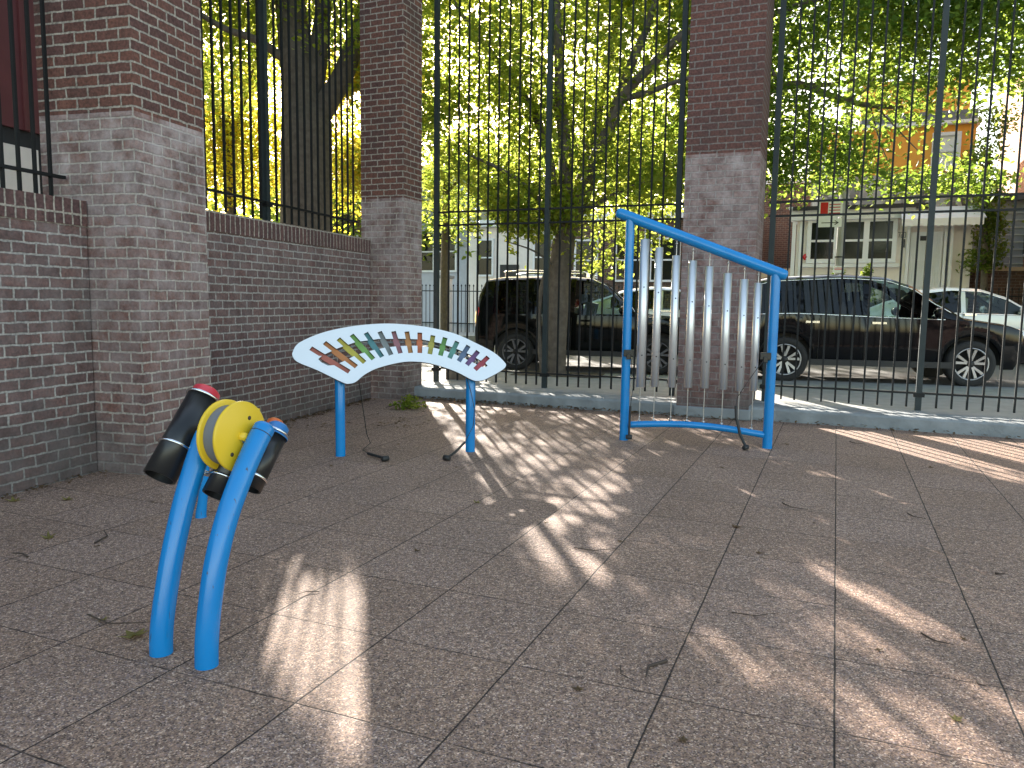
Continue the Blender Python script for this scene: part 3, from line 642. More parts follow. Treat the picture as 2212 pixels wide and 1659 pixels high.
    mb=MB()
    for x_ in (2.35,1.35):
        for y_ in (-.38,.38):
            mb.cbox((x_-.1,y_,.72),.5,.48,.16); mb.cbox((x_-.32,y_,1.0),.14,.46,.5,Vector((.97,0,-.22)),Vector((0,1,0)),Vector((.22,0,.97))); mb.cbox((x_-.38,y_,1.32),.09,.24,.16)
    fin(mb,'seats',M['seat'])
    for x_ in xw:
        for sg in (-1,1):
            w=interp(wid,x_)-.02; c=Vector((x_,sg*w,rw)); axd=Vector((0,sg,0))
            mb=MB(); mb.lathe(c,axd,[(-.2,rw*.6),(-.2,rw*.93),(-.17,rw),(-.03,rw),(0,rw*.94),(.004,rw*.70),(-.03,rw*.66),(-.05,rw*.6)],n=36)
            wh=mb.build('wheel',M['tyre'],None); wh.parent=e
            mb=MB(); mb.lathe(c,axd,[(-.10,0),(-.10,rw*.6),(-.012,rw*.67),(.0,rw*.70),(-.006,rw*.64),(-.09,rw*.58)],n=36)
            mb.lathe(c,axd,[(-.06,rw*.17),(-.02,rw*.15),(-.014,.0)],n=16)
            rm=mb.build('rim',M['grille'] ,None); rm.parent=wh
            mb=MB()
            mb.lathe(c,axd,[(-.012,rw*.64),(.006,rw*.66),(.004,rw*.705),(-.01,rw*.71)],n=36)
            for k in range(5):
                for dd in (-.16,.16):
                    an=2*math.pi*k/5+dd+.3; an2=an+dd*.55
                    p0=c+Vector((math.cos(an-dd*.6),0,math.sin(an-dd*.6)))*rw*.12+axd*-.022; p1=c+Vector((math.cos(an2),0,math.sin(an2)))*rw*.66+axd*-.01
                    d=(p1-p0).normalized(); s_=d.cross(axd).normalized()
                    mb.add([p0-s_*.014,p0+s_*.014,p1+s_*.021,p1-s_*.021,p0-s_*.014-axd*.03,p0+s_*.014-axd*.03,p1+s_*.021-axd*.03,p1-s_*.021-axd*.03],[(0,1,2,3),(0,4,5,1),(2,6,7,3),(1,5,6,2),(3,7,4,0)])
            rm2=mb.build('spokes',M['rimdark'] if kind=='boxy' else M['rim'],None); rm2.parent=wh
    for sg in (-1,1):
        # chrome belt line, handles, seams, mirror, sill trim
        if kind!='boxy':
            pts=[(x,sg*(interp(wid,x)-.012),interp(belt,x)+.004) for x in np.linspace(wx[0]-.1,wx[1]+.12,22)]
            pts2=[(x,sg*(interp(wid,x)-.02-(max(interp(roof,x)-.075,interp(belt,x)+.01)-interp(belt,x))*.30+.006),max(interp(roof,x)-.075,interp(belt,x)+.01)) for x in np.linspace(wx[1]+.2,wx[0]-.25,30)]
            mb=MB(); mb.tube(pts,.011,n=6); mb.tube(pts2,.009,n=6); fin(mb,'window_trim',M['chrome'])
        for x_ in ((1.25,2.2) if kind!='boxy' else (1.15,2.05)):
            mb=MB(); y_=sg*(interp(wid,x_)+.012); mb.cbox((x_,y_,.93),.2,.03,.032); fin(mb,'door_handle',M['chrome'] if kind!='boxy' else paint)
        mb=MB()
        for x_ in (pil[0][0]+.03, wx[1]+.05, xw[0]+ra+.06):
            pts=[(x_+dx_,sg*(interp(wid,x_)-(0.0 if 0<k<3 else .012)+.001),z_) for k,(dx_,z_) in enumerate(((0,.36),(0,.55),(0,.78),(0,.985)))]
            mb.tube(pts,.004,n=4)
        fin(mb,'door_seams',M['grille'])
        x_=wx[1]-.02
        mb=MB(); mb.ball((x_,sg*(interp(wid,x_)+.1),interp(belt,x_)+.1),.12,8,(.55,.9,.65)); mb.cbox((x_,sg*(interp(wid,x_)),interp(belt,x_)+.05),.08,.12,.04); fin(mb,'side_mirror',paint)
        xh=Lc-.2; mb=MB(); yh=interp(wid,xh); 
        mb.ball((xh-.12,sg*(yh-.06),.78 if kind!='boxy' else .82),.17,8,(1.5 if kind!='boxy' else .6,.7,.55)); hl=fin(mb,'headlight',M['lamp'])
        mb=MB(); mb.ball((xh-.36,sg*(yh+.035),.78),.06,8,(1.3,.6,.7)); fin(mb,'turn_signal',M['amber'])
        mb=MB(); mb.ball((.07,sg*(interp(wid,.05)-.07),1.0),.12,8,(.45,.6,1.3)); fin(mb,'taillight',M['redlens'])
        mb=MB(); mb.cbox((Lc/2,sg*(interp(wid,Lc/2)-.02),bot+.05),2.0,.05,.09); fin(mb,'sill_trim',M['grille'])
    mb=MB(); mb.cbox((Lc-.03,0,.62),.06,.8,.16); mb.cbox((Lc-.06,0,.4),.08,1.1,.12); fin(mb,'grille',M['grille'])
    if kind=='boxy':
        mb=MB()
        for sg in (-1,1): mb.tube([(.5,sg*.6,1.78),(.8,sg*.6,1.81),(1.9,sg*.6,1.8),(2.1,sg*.6,1.76)],.018,n=8); mb.cbox((.55,sg*.6,1.75),.06,.04,.08); mb.cbox((2.05,sg*.6,1.74),.06,.04,.08)
        fin(mb,'roof_rack',M['chrome'])
    e.scale=(sc_,)*3
    return e
ca=-R(10)
def place(x,y,z,ang,dx): # ground point of the rear wheel on the near side -> car origin
    return Vector((x,y,z))
# near side (right side of car) wheels line; origin is rear centre at ground
def car_at(rear_x,rear_y,z,ang,scale,xr,halfw):
    d=Vector((math.cos(ang),math.sin(ang),0)); n=Vector((-d.y,d.x,0))
    return Vector((rear_x,rear_y,z))-d*xr*scale+n*halfw*scale
make_car('parked_car','black four door SUV parked right of the chimes, alloy wheels showing',car_at(4.40,12.40,.15,ca,1.05,.88,.9),ca,1.05,M['paint_black'],M['carglass'],'suv')
make_car('parked_car','black boxy SUV with roof rack parked behind the street tree trunk',car_at(.05,13.98,.13,-R(11),1.0,.78,.86),-R(11),1.0,M['paint_green'],M['tint'],'boxy')
make_car('parked_car','white car on the far side of the road behind the black SUV',car_at(8.15,16.3,.23,-R(12),1.08,.95,.88),-R(12),1.08,M['paint_white'],M['tint'],'sedan')
make_car('parked_car','silver car on the far side glimpsed between the chime posts',car_at(2.2,17.9,.23,-R(12),1.05,.95,.88),-R(12),1.05,M['paint_silver'],M['tint'],'sedan')
# ================================================================= PLAY INSTRUMENTS
# ---- hanging chimes
cd=Vector((.968,-.251,0)); cn=Vector((.251,.968,0)); C0=Vector((1.15,7.76,0))
def cp(a,z,b=0): return C0+cd*a+cn*b+Z*z
e=empty('chime_frame',C0,'blue tubular frame of hanging silver chimes with a sloping top rail','outdoor chimes')
mb=MB(); mb.tube([cp(0,-.02),cp(0,1.1),cp(0.0,2.22)],.045,n=20); mb.build('post',M['blue'],e)
mb=MB(); mb.tube([cp(1.395,-.02),cp(1.395,.8),cp(1.395,1.70)],.047,n=20); mb.build('post',M['blue'],e)
d=(cp(1.50,1.665)-cp(-.14,2.29)); mb=MB()
dl=d.normalized(); A=cp(-.14,2.29)
mb.tube([A-dl*.0,A+dl*.004,A+dl*.02,A+dl*.05]+[A+d*t for t in (.3,.6,.9)]+[A+d-dl*.05,A+d-dl*.02,A+d-dl*.004,A+d],[.02,.034,.048,.053,.053,.053,.053,.053,.048,.034,.02],n=20); mb.build('top_rail',M['blue'],e)
mb=MB(); mb.tube([cp(a,.155+.05*math.sin(math.pi*min(1,a/1.395))-.022*a) for a in np.linspace(.04,1.36,14)],.034,n=16); mb.build('bottom_rail',M['blue'],e)
pipes=[(.15,2.02,.55,.047),(.292,1.94,.56,.040),(.46,1.86,.56,.040),(.62,1.81,.565,.040),(.78,1.755,.565,.040),(.955,1.69,.56,.040),(1.11,1.635,.55,.040),(1.24,1.60,.56,.036)]
for a,zt,z0,r in pipes:
    mb=MB(); mb.lathe(cp(a,z0),Z,[(0,r-.004),(0,r),(zt-z0,r),(zt-z0,r-.004),(zt-z0-.03,r-.005),(.01,r-.005)],n=24); p=mb.build('chime_pipe',M['pipe'],e)
    mb=MB()
    for k,z_ in enumerate((zt-.32*(zt-z0),z0+.22*(zt-z0))): mb.lathe(cp(a,z_)-cn*(r-.002)+cd*.01,-cn,[(0,.007),(.006,.006),(.008,0)],n=8)
    mb.build('rivet',M['grille'],p)
    ztop=(A+d*((a+.14)/1.64)).z-.05
    zb=.155+.05*math.sin(math.pi*a/1.395)-.022*a+.03
    mb=MB(); mb.tube([cp(a,ztop),cp(a,zt-.02)],.005,n=6); mb.ball(cp(a,ztop),.014,6); mb.ball(cp(a,ztop-.035),.012,6); mb.build('hanging_cable',M['cable'],e)
    mb=MB(); mb.tube([cp(a,zb+.02),cp(a,z0+.02)],.005,n=6); mb.ball(cp(a,zb+.01),.016,6); mb.ball(cp(a,zb+.045),.009,6); mb.build('tether_cable',M['cable'],e)
for a,z_ in ((.03,.89),(1.335,.90)):
    mb=MB(); mb.cbox(cp(a,z_,-.04),.10,.05,.07,cd,cn); mb.cbox(cp(a,z_-.03,-.06),.04,.05,.06,cd,cn); mb.build('mallet_clip',M['black'],e,bevel=.006)
def mallet(name,label,cord,rod,head,rr=.011):
    e=empty(name,head,label,'mallet')
    mb=MB(); mb.tube(cord,.0035,n=6); mb.build('cord',M['rubber'],e)
    mb=MB(); mb.tube(rod,rr,n=8); mb.build('handle',M['rubber'],e)
    mb=MB(); d=(Vector(rod[-1])-Vector(rod[-2])).normalized(); s_=d.cross(Z).normalized() if abs(d.z)<.95 else Vector((1,0,0)); h=Vector(head)
    mb.tube([h-s_*.032,h-s_*.028,h+s_*.028,h+s_*.032],[.016,.024,.024,.016],n=12); mb.build('head',M['rubber'],e)
    return e
mallet('mallet','thin black mallet hanging beside the left post of the chimes',[cp(.05,.87,-.08),cp(.09,.6,-.08),cp(.07,.42,-.07),cp(.065,.34,-.07)],[cp(.065,.36,-.07),cp(.06,.2,-.07),cp(.06,.07,-.08)],cp(.06,.045,-.08))
cu=[cp(1.33,.87,-.07),cp(1.26,.78,-.09),cp(1.16,.62,-.12),cp(1.09,.5,-.13),cp(1.08,.4,-.13)]
mallet('mallet','black mallet hanging on a curved cord beside the right post of the chimes',cu,[cp(1.08,.42,-.13),cp(1.09,.3,-.14),cp(1.13,.15,-.17),cp(1.18,-.0+.05,-.2)],cp(1.185,.03,-.2),.014)
# ---- coloured bar instrument (metallophone)
md=Vector((.96914,.24653,0)); mn=Vector((-md.y,md.x,0)); tl=R(28); mbv=mn*math.sin(tl)+Z*math.cos(tl); mfn=md.cross(mbv).normalized()  # panel normal
if mfn.y>0: mfn=-mfn
MP=Vector((0,0,CH))+(Vector((-1.52,6.75,.70))-Vector((0,0,CH)))*.988
def mp(a,b,k=0): return MP+md*a+mbv*b-mfn*k      # k: behind the face
e=empty('bar_instrument',Vector((-1.52,6.75,0)),'white fan shaped panel with rainbow bars on two blue posts','outdoor xylophone')
def catmull(P,n=5,closed=True):
    o=[];m=len(P)
    for i in range(m if closed else m-1):
        g=lambda k: Vector(P[k%m]) if closed else Vector(P[max(0,min(m-1,k))])
        p0,p1,p2,p3=g(i-1),g(i),g(i+1),g(i+2)
        for k in range(n):
            t=k/n; o.append(.5*((2*p1)+(p2-p0)*t+(2*p0-5*p1+4*p2-p3)*t*t+(3*p1-p0-3*p2+p3)*t**3))
    if not closed: o.append(Vector(P[-1]))
    return o
OUT=[(-0.392,.254),(-.336,.339),(-.137,.436),(.104,.497),(.35,.526),(.549,.525),(.8,.495),(1.052,.428),(1.251,.327),(1.399,.238),(1.48,.155),(1.502,.103),(1.443,.049),(1.302,-.026),(1.249,-.042),(1.178,-.036),(1.023,.053),(.826,.125),(.679,.150),(.53,.143),(.333,.091),(.215,.029),(.137,-.038),(.08,-.055),(.024,-.042),(-.189,.075),(-.346,.149),(-.392,.202)]
SL=[((-.243,.285),(.083,.057)),((-.125,.339),(.146,.104)),((-.005,.376),(.219,.145)),((.112,.415),(.297,.177)),((.238,.435),(.374,.198)),((.362,.448),(.455,.217)),((.486,.451),(.539,.232)),((.607,.449),(.63,.235)),((.725,.439),(.713,.234)),((.845,.411),(.803,.223)),((.956,.389),(.898,.208)),((1.066,.35),(.98,.182)),((1.168,.307),(1.063,.151)),((1.254,.251),(1.135,.115)),((1.343,.193),(1.207,.067))]
UPc=[(-.15,.21),(-.103,.236),(-.007,.285),(.148,.344),(.344,.374),(.542,.377),(.741,.37),(.891,.336),(1.04,.283),(1.189,.21),(1.30,.135)]
LOc=[(-.14,.15),(-.058,.115),(.028,.152),(.144,.215),(.271,.258),(.409,.29),(.538,.304),(.688,.308),(.857,.283),(.996,.239),(1.134,.172),(1.27,.095)]
def cyv(C,x):
    for i in range(len(C)-1):
        if C[i][0]<=x<=C[i+1][0]:
            f=(x-C[i][0])/(C[i+1][0]-C[i][0]); return C[i][1]+f*(C[i+1][1]-C[i][1])
    return C[0][1] if x<C[0][0] else C[-1][1]
def hit(P,Q,C):   # where segment P->Q crosses curve C
    lo_,hi_=0.0,1.0
    P=Vector(P);Q=Vector(Q); f=lambda t:(P+(Q-P)*t).y-cyv(C,(P+(Q-P)*t).x); a=f(0)
    for _ in range(40):
        m_=(lo_+hi_)/2
        if f(m_)*a>0: lo_=m_
        else: hi_=m_
    return P+(Q-P)*lo_
wh=.0215
top=[];bot_=[]
for (t_,b_) in SL:
    t_=Vector(t_);b_=Vector(b_); d=(b_-t_).normalized(); s_=Vector((-d.y,d.x))   # s_: to the right when d points down
    if s_.x<0: s_=-s_
    lt,rt,lb,rb=t_-s_*wh,t_+s_*wh,b_-s_*wh,b_+s_*wh
    top.append((hit(lt,lb,UPc),lt,rt,hit(rt,rb,UPc))); bot_.append((hit(lb,lt,LOc),lb,rb,hit(rb,rt,LOc)))
hole=[]
hole.append(Vector(UPc[0]))
lastx=-9
for q in top:
    hole+=[p for p in map(Vector,UPc) if (lastx+.012<p.x<q[0].x-.012) and p.x>UPc[0][0]]; hole+=list(q); lastx=q[3].x
hole.append(Vector((1.315,.125))); hole.append(Vector((1.33,.105))); hole.append(Vector((1.31,.092)))
nextx=9
for q in bot_[::-1]:
    hole+=[p for p in list(map(Vector,LOc))[::-1] if (q[3].x+.012<p.x<nextx-.012)]; hole+=[q[3],q[2],q[1],q[0]]; nextx=q[0].x
hole+=[Vector((-.1,.118)),Vector((-.155,.15)),Vector((-.18,.18))]
outl=catmull(OUT,4)
def plate(o_,h_,k0,k1,name,m,parent):
    loops=[[Vector((p.x,p.y,0)) for p in o_]]+([[Vector((p.x,p.y,0)) for p in h_]] if h_ else [])
    tri=geometry.tessellate_polygon(loops); allp=[p for l in loops for p in l]
    mb=MB(); mb.add([mp(p.x,p.y,k0) for p in allp],[tuple(t) for t in tri]); mb.add([mp(p.x,p.y,k1) for p in allp],[tuple(t)[::-1] for t in tri])
    for l in loops:
        n=len(l); mb.add([mp(p.x,p.y,k0) for p in l]+[mp(p.x,p.y,k1) for p in l],[(i,(i+1)%n,n+(i+1)%n,n+i) for i in range(n)])
    return mb.build(name,m,parent,fixn=True)
plate(outl,hole,0,.006,'front_panel',M['white'],e)
plate([p for p in outl],hole,.0065,.022,'panel_core',M['black'],e)
BCOL=[(.42,.1,.06),(.5,.17,.03),(.5,.42,.03),(.16,.36,.06),(.06,.22,.24),(.2,.22,.22),(.33,.12,.14),(.48,.2,.04),(.55,.13,.03),(.45,.4,.05),(.13,.32,.06),(.1,.3,.25),(.1,.16,.28),(.16,.06,.2),(.42,.04,.06)]
BN=['dark red','orange','yellow','green','teal','grey green','mauve','amber','bright orange','olive yellow','leaf green','pale teal','slate blue','purple','crimson']
for (t_,b_),c,nm in zip(SL,BCOL,BN):
    t_=Vector(t_);b_=Vector(b_); d=(b_-t_).normalized(); s_=Vector((-d.y,d.x)); P=t_-d*.02; L_=(b_-t_).length+.04
    mb=MB(); o=mp(P.x-s_.x*.027,P.y-s_.y*.027,.027)
    mb.box(o,(md*d.x+mbv*d.y)*L_,(md*s_.x+mbv*s_.y)*.054,-mfn*.012)
    b=mb.build('tone_bar',mat('bar_'+nm.replace(' ','_'),tuple(.72*q+.02 for q in c),.5,var=.2,scale=14),e,bevel=.002); b['label']=nm+' tone bar'
mb=MB()
for C,off in ((UPc,-.012),(LOc,.012)):
    mb.tube([mp(p[0],p[1]+off,.05) for p in C],.009,n=8)
mb.build('bar_support',M['band'],e)
for (x,y,a,zt) in ((-1.52,6.75,0,.86),(-.38,7.04,1.176,.86)):
    q=Vector((x,y,0)); mb=MB(); mb.tube([q-Z*.02,q+Z*.35,q+Z*.60,q+mn*.035+Z*.74,q+mn*.075+Z*.80],[.044,.044,.044,.042,.036],n=20); mb.build('post',M['blue'],e)
g0=Vector((-1.15,6.99,.0))
def gv(x,y,z=.02): return Vector((x,y,z))
mallet('mallet','black mallet on a cord lying on the floor inside the left blue post',[gv(-1.42,7.02,.75),gv(-1.37,7.2,.12),gv(-1.34,7.22,.03),gv(-1.36,6.95,.02),gv(-1.28,6.78,.02)],[gv(-1.28,6.78,.02),gv(-1.18,6.66,.022),gv(-1.09,6.55,.024)],gv(-1.085,6.53,.028),.013)
mallet('mallet','black mallet hanging across the right blue post down to the floor',[gv(-.42,6.98,.72),gv(-.37,6.97,.55),gv(-.34,6.97,.4),gv(-.35,6.96,.25),gv(-.42,6.85,.12)],[gv(-.42,6.85,.12),gv(-.49,6.72,.06),gv(-.55,6.62,.025)],gv(-.56,6.60,.028),.011)
# ---- drum pipes on two bent legs
dx_=Vector((.9117,-.4108,0)); de=Vector((.4108,.9117,0)); RL=Vector((-1.15,2.8,0)); LL=Vector((-1.37,2.89,0))
e=empty('drum_instrument',RL,'drum pipes on a yellow reel held by two bent blue legs','outdoor drums')
def dp(s,z,off): return RL+dx_*off+de*s+Z*z
for nm,off,s0 in (('leg',0,0),('leg',-.238,0)):
    P=[(-.0,-.02),(.004,.08),(.02,.2),(.06,.38),(.125,.55),(.212,.70),(.29,.81),(.335,.862)]
    if off<0: P=[(0,-.02),(.004,.08),(.025,.2),(.07,.38),(.13,.56),(.19,.70),(.235,.79),(.26,.83)]
    pts=catmull(P,4,False); n=len(pts); rs=[.044]*n
    tip=[]; d=(pts[-1]-pts[-2]).normalized()
    if off==0:
        for k in range(1,6): a_=k*math.pi/10; tip.append((pts[-1]+d*.03*math.sin(a_),.044*math.cos(a_)+.001))
    mb=MB(); mb.tube([dp(p.x,p.y,off) for p in pts]+[dp(p.x,p.y,off) for p,_ in tip],rs+[r for _,r in tip],n=24); mb.build(nm,M['blue'],e)
    if off==0:
        mb=MB(); k=len(pts)-3; p,q=pts[k],pts[k]+d*.003; mb.tube([dp(p.x,p.y,0),dp(q.x,q.y,0)],.0446,n=24); mb.build('cap_seam',M['rubber'],e)
cz=.838; cs=.268
mb=MB(); c=dp(cs,cz,-.062); r=.142
def disc(mb,c,ax,r,t,holes=()):
    mb.lathe(c-ax*t/2,ax,[(0,0),(0,r-.006),(.004,r),(t-.004,r),(t,r-.006),(t,0)],n=48)
disc(mb,c,dx_,.143,.016); f=mb.build('reel_disc',M['yellow'],e)
for s_,z_ in ((.045,.07),(-.055,-.065)):
    mb=MB(); mb.lathe(c+de*s_+Z*z_+dx_*.0075,dx_,[(0,0),(.0015,.0),(.0015,.009)],n=10); mb.lathe(c+de*s_+Z*z_+dx_*.0075,dx_,[(0,.009),(.0016,.009),(.0016,0)],n=10)
    mb.build('bolt_hole',M['twig'],f)
mb=MB(); mb.lathe(c,dx_,[(0,.018),(.03,.018),(.034,.0)],n=16); mb.build('axle',M['yellow'],e)
mb=MB(); disc(mb,dp(cs-.0,cz,-.145),dx_,.145,.016); mb.build('reel_disc',M['yellow'],e)
mb=MB(); mb.lathe(dp(cs,cz,-.14),dx_,[(0,.122),(.075,.122)],n=48); mb.build('reel_band',M['band'],e)
mb=MB(); q=dp(cs+.12,cz-.02,-.17); mb.box(q,de*.10,dx_*.012,Z*.1); mb.box(dp(.30,.93,-.16),de*.13-Z*.05,dx_*.06,Z*.012); mb.build('mounting_bracket',M['yellow'],e)
td=(de*.63+Z*.775).normalized()
def dtube(off,s,z,L_,r,capm,caph,rings,nm,lab):
    o=dp(s,z,off); mb=MB(); mb.lathe(o,td,[(.0,r-.008),(0,r),(L_,r),(L_,r-.006),(L_-.05,r-.006),(L_-.05,0)],n=32)
    mb.lathe(o,td,[(0,r-.008),(.15,r-.008),(.15,0)],n=32)
    t=mb.build('drum_pipe',M['black'],e); t['label']=lab
    for g in rings:
        mb=MB(); mb.lathe(o+td*g,td,[(-.005,r+.001),(-.005,r+.008),(.004,r+.008),(.004,r+.001)],n=32); mb.build('ring',M['chrome'],t)
    mb=MB(); mb.lathe(o+td*L_,td,[(-.002,r+.006),(.004,r+.006),(.006,r*.93),(caph,r*.86),(caph+.012,r*.6),(caph+.012,0)],n=32); mb.build('drum_head',capm,t)
dtube(-.365,.13,.665,.385,.067,M['redp'],.035,(.14,.385),'','long black drum pipe with a red head at left')
dtube(-.135,.20,.60,.33,.056,M['redp'],.03,(.075,.325),'','middle black drum pipe below the yellow reel')
dtube(-.045,.29,.62,.25,.052,M['bluecap'],.045,(.05,.262),'','short black drum pipe with a blue head at right')
dtube(-.115,.36,.63,.24,.045,M['orangep'],.045,(.22,),'','rear black drum pipe with an orange head')
mb=MB(); mb.tube([dp(.24,.68,-.38),dp(.33,.64,-.2),dp(.34,.62,-.03)],.012,n=8); mb.tube([dp(cs,cz,-.05),dp(.34,.72,-.06)],.02,n=10); mb.build('carrier_bar',M['chrome'],e)
# small blue stub post behind the drums
q=Vector((-1.97,4.78,0))
e=empty('blue_stub_post',q,'short blue post standing on the floor behind the drum pipes','post')
mb=MB(); mb.tube([q,q+Z*.02,q+Vector((.012,.0,.1)),q+Vector((.03,0,.24)),q+Vector((.035,0,.5))],[.036,.034,.03,.03,.03],n=14); mb.build('tube',M['blue'],e)
mb=MB(); mb.ball(q+Vector((.035,0,.5)),.032,8); mb.build('end_cap',M['blue'],e)
# ================================================================= TREES
def inpoly(x,y,P):
    c=False;n=len(P)
    for i in range(n):
        x1,y1=P[i];x2,y2=P[(i+1)%n]
        if (y1>y)!=(y2>y) and x<(x2-x1)*(y-y1)/(y2-y1)+x1: c=not c
    return c
PA=[(-1.02,3.7),(-.86,3.76),(-.66,3.55),(-.42,3.05),(-.25,2.5),(-.2,2.2),(-.42,2.15),(-.76,2.5),(-1.0,3.0),(-1.1,3.45)]
PB=[(-1.2,10.4),(2.6,10.1),(2.4,9.0),(1.35,6.8),(.75,5.2),(.5,3.75),(.3,3.65),(.1,4.3),(-.1,5.44),(-.5,6.73),(-1,9.5)]
PE=[(3.2,9.9),(6.5,8.8),(7,6.5),(4.6,6.3),(4.2,7.6),(3.2,8.8)]
PS=[]
for (x,y,l,w_) in [(1.75,3.6,.5,.1),(.93,2.88,.28,.12),(1.22,2.55,.3,.08),(2.4,4.2,.4,.08),(1.5,3.15,.2,.06),(1.75,5.8,.3,.14),(2.9,5.5,.35,.08),(1.0,6.9,.3,.2),(1.5,2.3,.35,.07),(3.2,6.5,.3,.07),(1.75,2.6,.3,.06)]:
    PS.append((x,y,l,w_))
def cullmask(P):     # leaves whose shadow would fall on a sunlit patch of floor are left out (gaps in the crowns)
    k=P[:,2]/SD.z; gx=P[:,0]-SD.x*k; gy=P[:,1]-SD.y*k; keep=np.ones(len(P),bool)
    for i in range(len(P)):
        x,y=gx[i],gy[i]
        if y<1.5 or y>17.5: continue
        if inpoly(x,y,PA): 
            if noise.noise(Vector((x*2.6,y*1.2,7)))>-.62: keep[i]=False
        elif inpoly(x,y,PB):
            if noise.noise(Vector((x*3.4,y*1.6,1)))>-.16-.28*(y>6.5): keep[i]=False
        elif inpoly(x,y,PE):
            if noise.noise(Vector((x*3.0,y*2.0,3)))>.22: keep[i]=False
        elif y>10.2 and x>-2 and x<7:
            if noise.noise(Vector((x*1.6,y*1.6,5)))>-.3: keep[i]=False
        else:
            for (cx,cy,l,w_) in PS:
                dx=x-cx;dy=y-cy; u_=dx*-.21+dy*.97; v_=dx*.97+dy*.21
                if (u_/l)**2+(v_/w_)**2<1.3 and random.random()<.93: keep[i]=False; break
    return keep
def leaves(name,m,blobs,parent,size=.1,cull=True,seed=1,per=16,spread=.24,zmin=None):
    r=np.random.default_rng(seed); C=[];S=[]
    for b in blobs:
        (cx,cy,cz),(rx,ry,rz),n=b[0],b[1],b[2]; sz=b[3] if len(b)>3 else size
        nt_=max(1,int(n/per)); d=r.normal(size=(nt_,3)); d/=np.linalg.norm(d,axis=1)[:,None]; rad=r.random(nt_)**.45
        tw=np.array([cx,cy,cz])+d*rad[:,None]*np.array([rx,ry,rz])
        # rough clumping: drop twigs in noisy voids
        keep=np.array([noise.noise(Vector(t)*.9)+.5*noise.noise(Vector(t)*2.3)>-.34 for t in tw]); tw=tw[keep]
        off=r.normal(size=(len(tw),per,3))*np.array([1,1,.5])*spread*(sz/.1)**.7
        P=(tw[:,None,:]+off).reshape(-1,3); C.append(P); S.append(np.full(len(P),sz))
    C=np.concatenate(C); S=np.concatenate(S)
    if zmin is not None: k=C[:,2]>zmin; C=C[k];S=S[k]
    if cull: k=cullmask(C); C=C[k]; S=S[k]
    n=len(C); 
    a=r.normal(size=(n,3)); a[:,2]=a[:,2]*.5-.35; a/=np.linalg.norm(a,axis=1)[:,None]
    nn=r.normal(size=(n,3)); nn[:,2]=np.abs(nn[:,2])+.7; b=np.cross(nn,a); b/=np.linalg.norm(b,axis=1)[:,None]; nz=np.cross(a,b)
    L_=(S*r.uniform(.7,1.25,n))[:,None]; Wd=L_*.62
    v=np.empty((n,6,3)); v[:,0]=C-a*L_*.5; v[:,1]=C-a*L_*.12+b*Wd*.5+nz*L_*.08; v[:,2]=C+a*L_*.22+b*Wd*.36+nz*L_*.08; v[:,3]=C+a*L_*.55-nz*L_*.08; v[:,4]=C+a*L_*.22-b*Wd*.36+nz*L_*.08; v[:,5]=C-a*L_*.12-b*Wd*.5+nz*L_*.08
    me=bpy.data.meshes.new(name); me.vertices.add(n*6); me.vertices.foreach_set('co',v.ravel())
    q=np.arange(n)[:,None]*6; F=np.concatenate([q+np.array([0,1,2,3]),q+np.array([0,3,4,5])],axis=1).ravel()
    me.loops.add(n*8); me.loops.foreach_set('vertex_index',F.astype(np.int32)); me.polygons.add(n*2)
    me.polygons.foreach_set('loop_start',np.arange(0,n*8,4,dtype=np.int32)); me.polygons.foreach_set('loop_total',np.full(n*2,4,dtype=np.int32))
    me.update(calc_edges=True); me.validate(); me.materials.append(m)
    o=bpy.data.objects.new(name,me); sc.collection.objects.link(o)
    if parent is not None: o.parent=parent; o.matrix_parent_inverse=parent.matrix_basis.inverted()
    print(name,n); return o
def limb(mb,pts,r0,r1,n=9,wob=.03):
    P=catmull(pts,4,False) if len(pts)>2 else [Vector(p) for p in pts]; m=len(P)
    P=[p+Vector((noise.noise(p*1.7),noise.noise(p*1.7+Vector((9,0,0))),0))*wob for p in P]
    mb.tube(P,[r0+(r1-r0)*(i/(m-1))**.8 for i in range(m)],n=n)
def A_(x,y,Y): return at(x,y,Y)
def blob(x,y,Y,rx,ry,rz,n,sz=.1): p=at(x,y,Y); return ((p.x,p.y,p.z),(rx,ry,rz),n,sz)
def twigs(mb,ends,n,seed):
    rr=random.Random(seed)
    for p in ends:
        for _ in range(n):
            d=Vector((rr.uniform(-1,1),rr.uniform(-.6,.6),rr.uniform(-.2,.8))); q=p+d*rr.uniform(.4,.9); mb.tube([p,p.lerp(q,.5)+Vector((0,0,.05)),q],[.014,.01,.004],n=5)
# Tree A : street tree behind the left fence bay
tb=Vector((.75,13.1,.15))
e=empty('street_tree',tb,'street tree with fanning limbs behind the left fence bay','tree')
mb=MB(); Y=13.1
limb(mb,[tb,A_(1202,730,Y),A_(1206,640,Y),A_(1212,570,Y),A_(1218,520,Y)],.165,.20,14,0)
limb(mb,[A_(1216,540,Y),A_(1222,380,Y),A_(1212,230,Y),A_(1206,100,Y),A_(1196,-160,Y)],.15,.06)
limb(mb,[A_(1222,530,Y),A_(1262,370,Y+.3),A_(1295,223,Y+.5),A_(1325,90,Y+.6),A_(1362,-120,Y+.6)],.13,.05)
limb(mb,[A_(1222,525,Y),A_(1290,350,Y-.2),A_(1335,223,Y-.3),A_(1366,134,Y-.4),A_(1402,45,Y-.4),A_(1445,-90,Y-.4)],.13,.045)
limb(mb,[A_(1224,520,Y),A_(1300,310,Y-.5),A_(1345,208,Y-.7),A_(1390,160,Y-.8),A_(1470,80,Y-1),A_(1560,10,Y-1.2)],.12,.05)
limb(mb,[A_(1340,215,Y-.7),A_(1400,200,Y-.8),A_(1450,180,Y-.9),A_(1540,150,Y-1)],.06,.025)
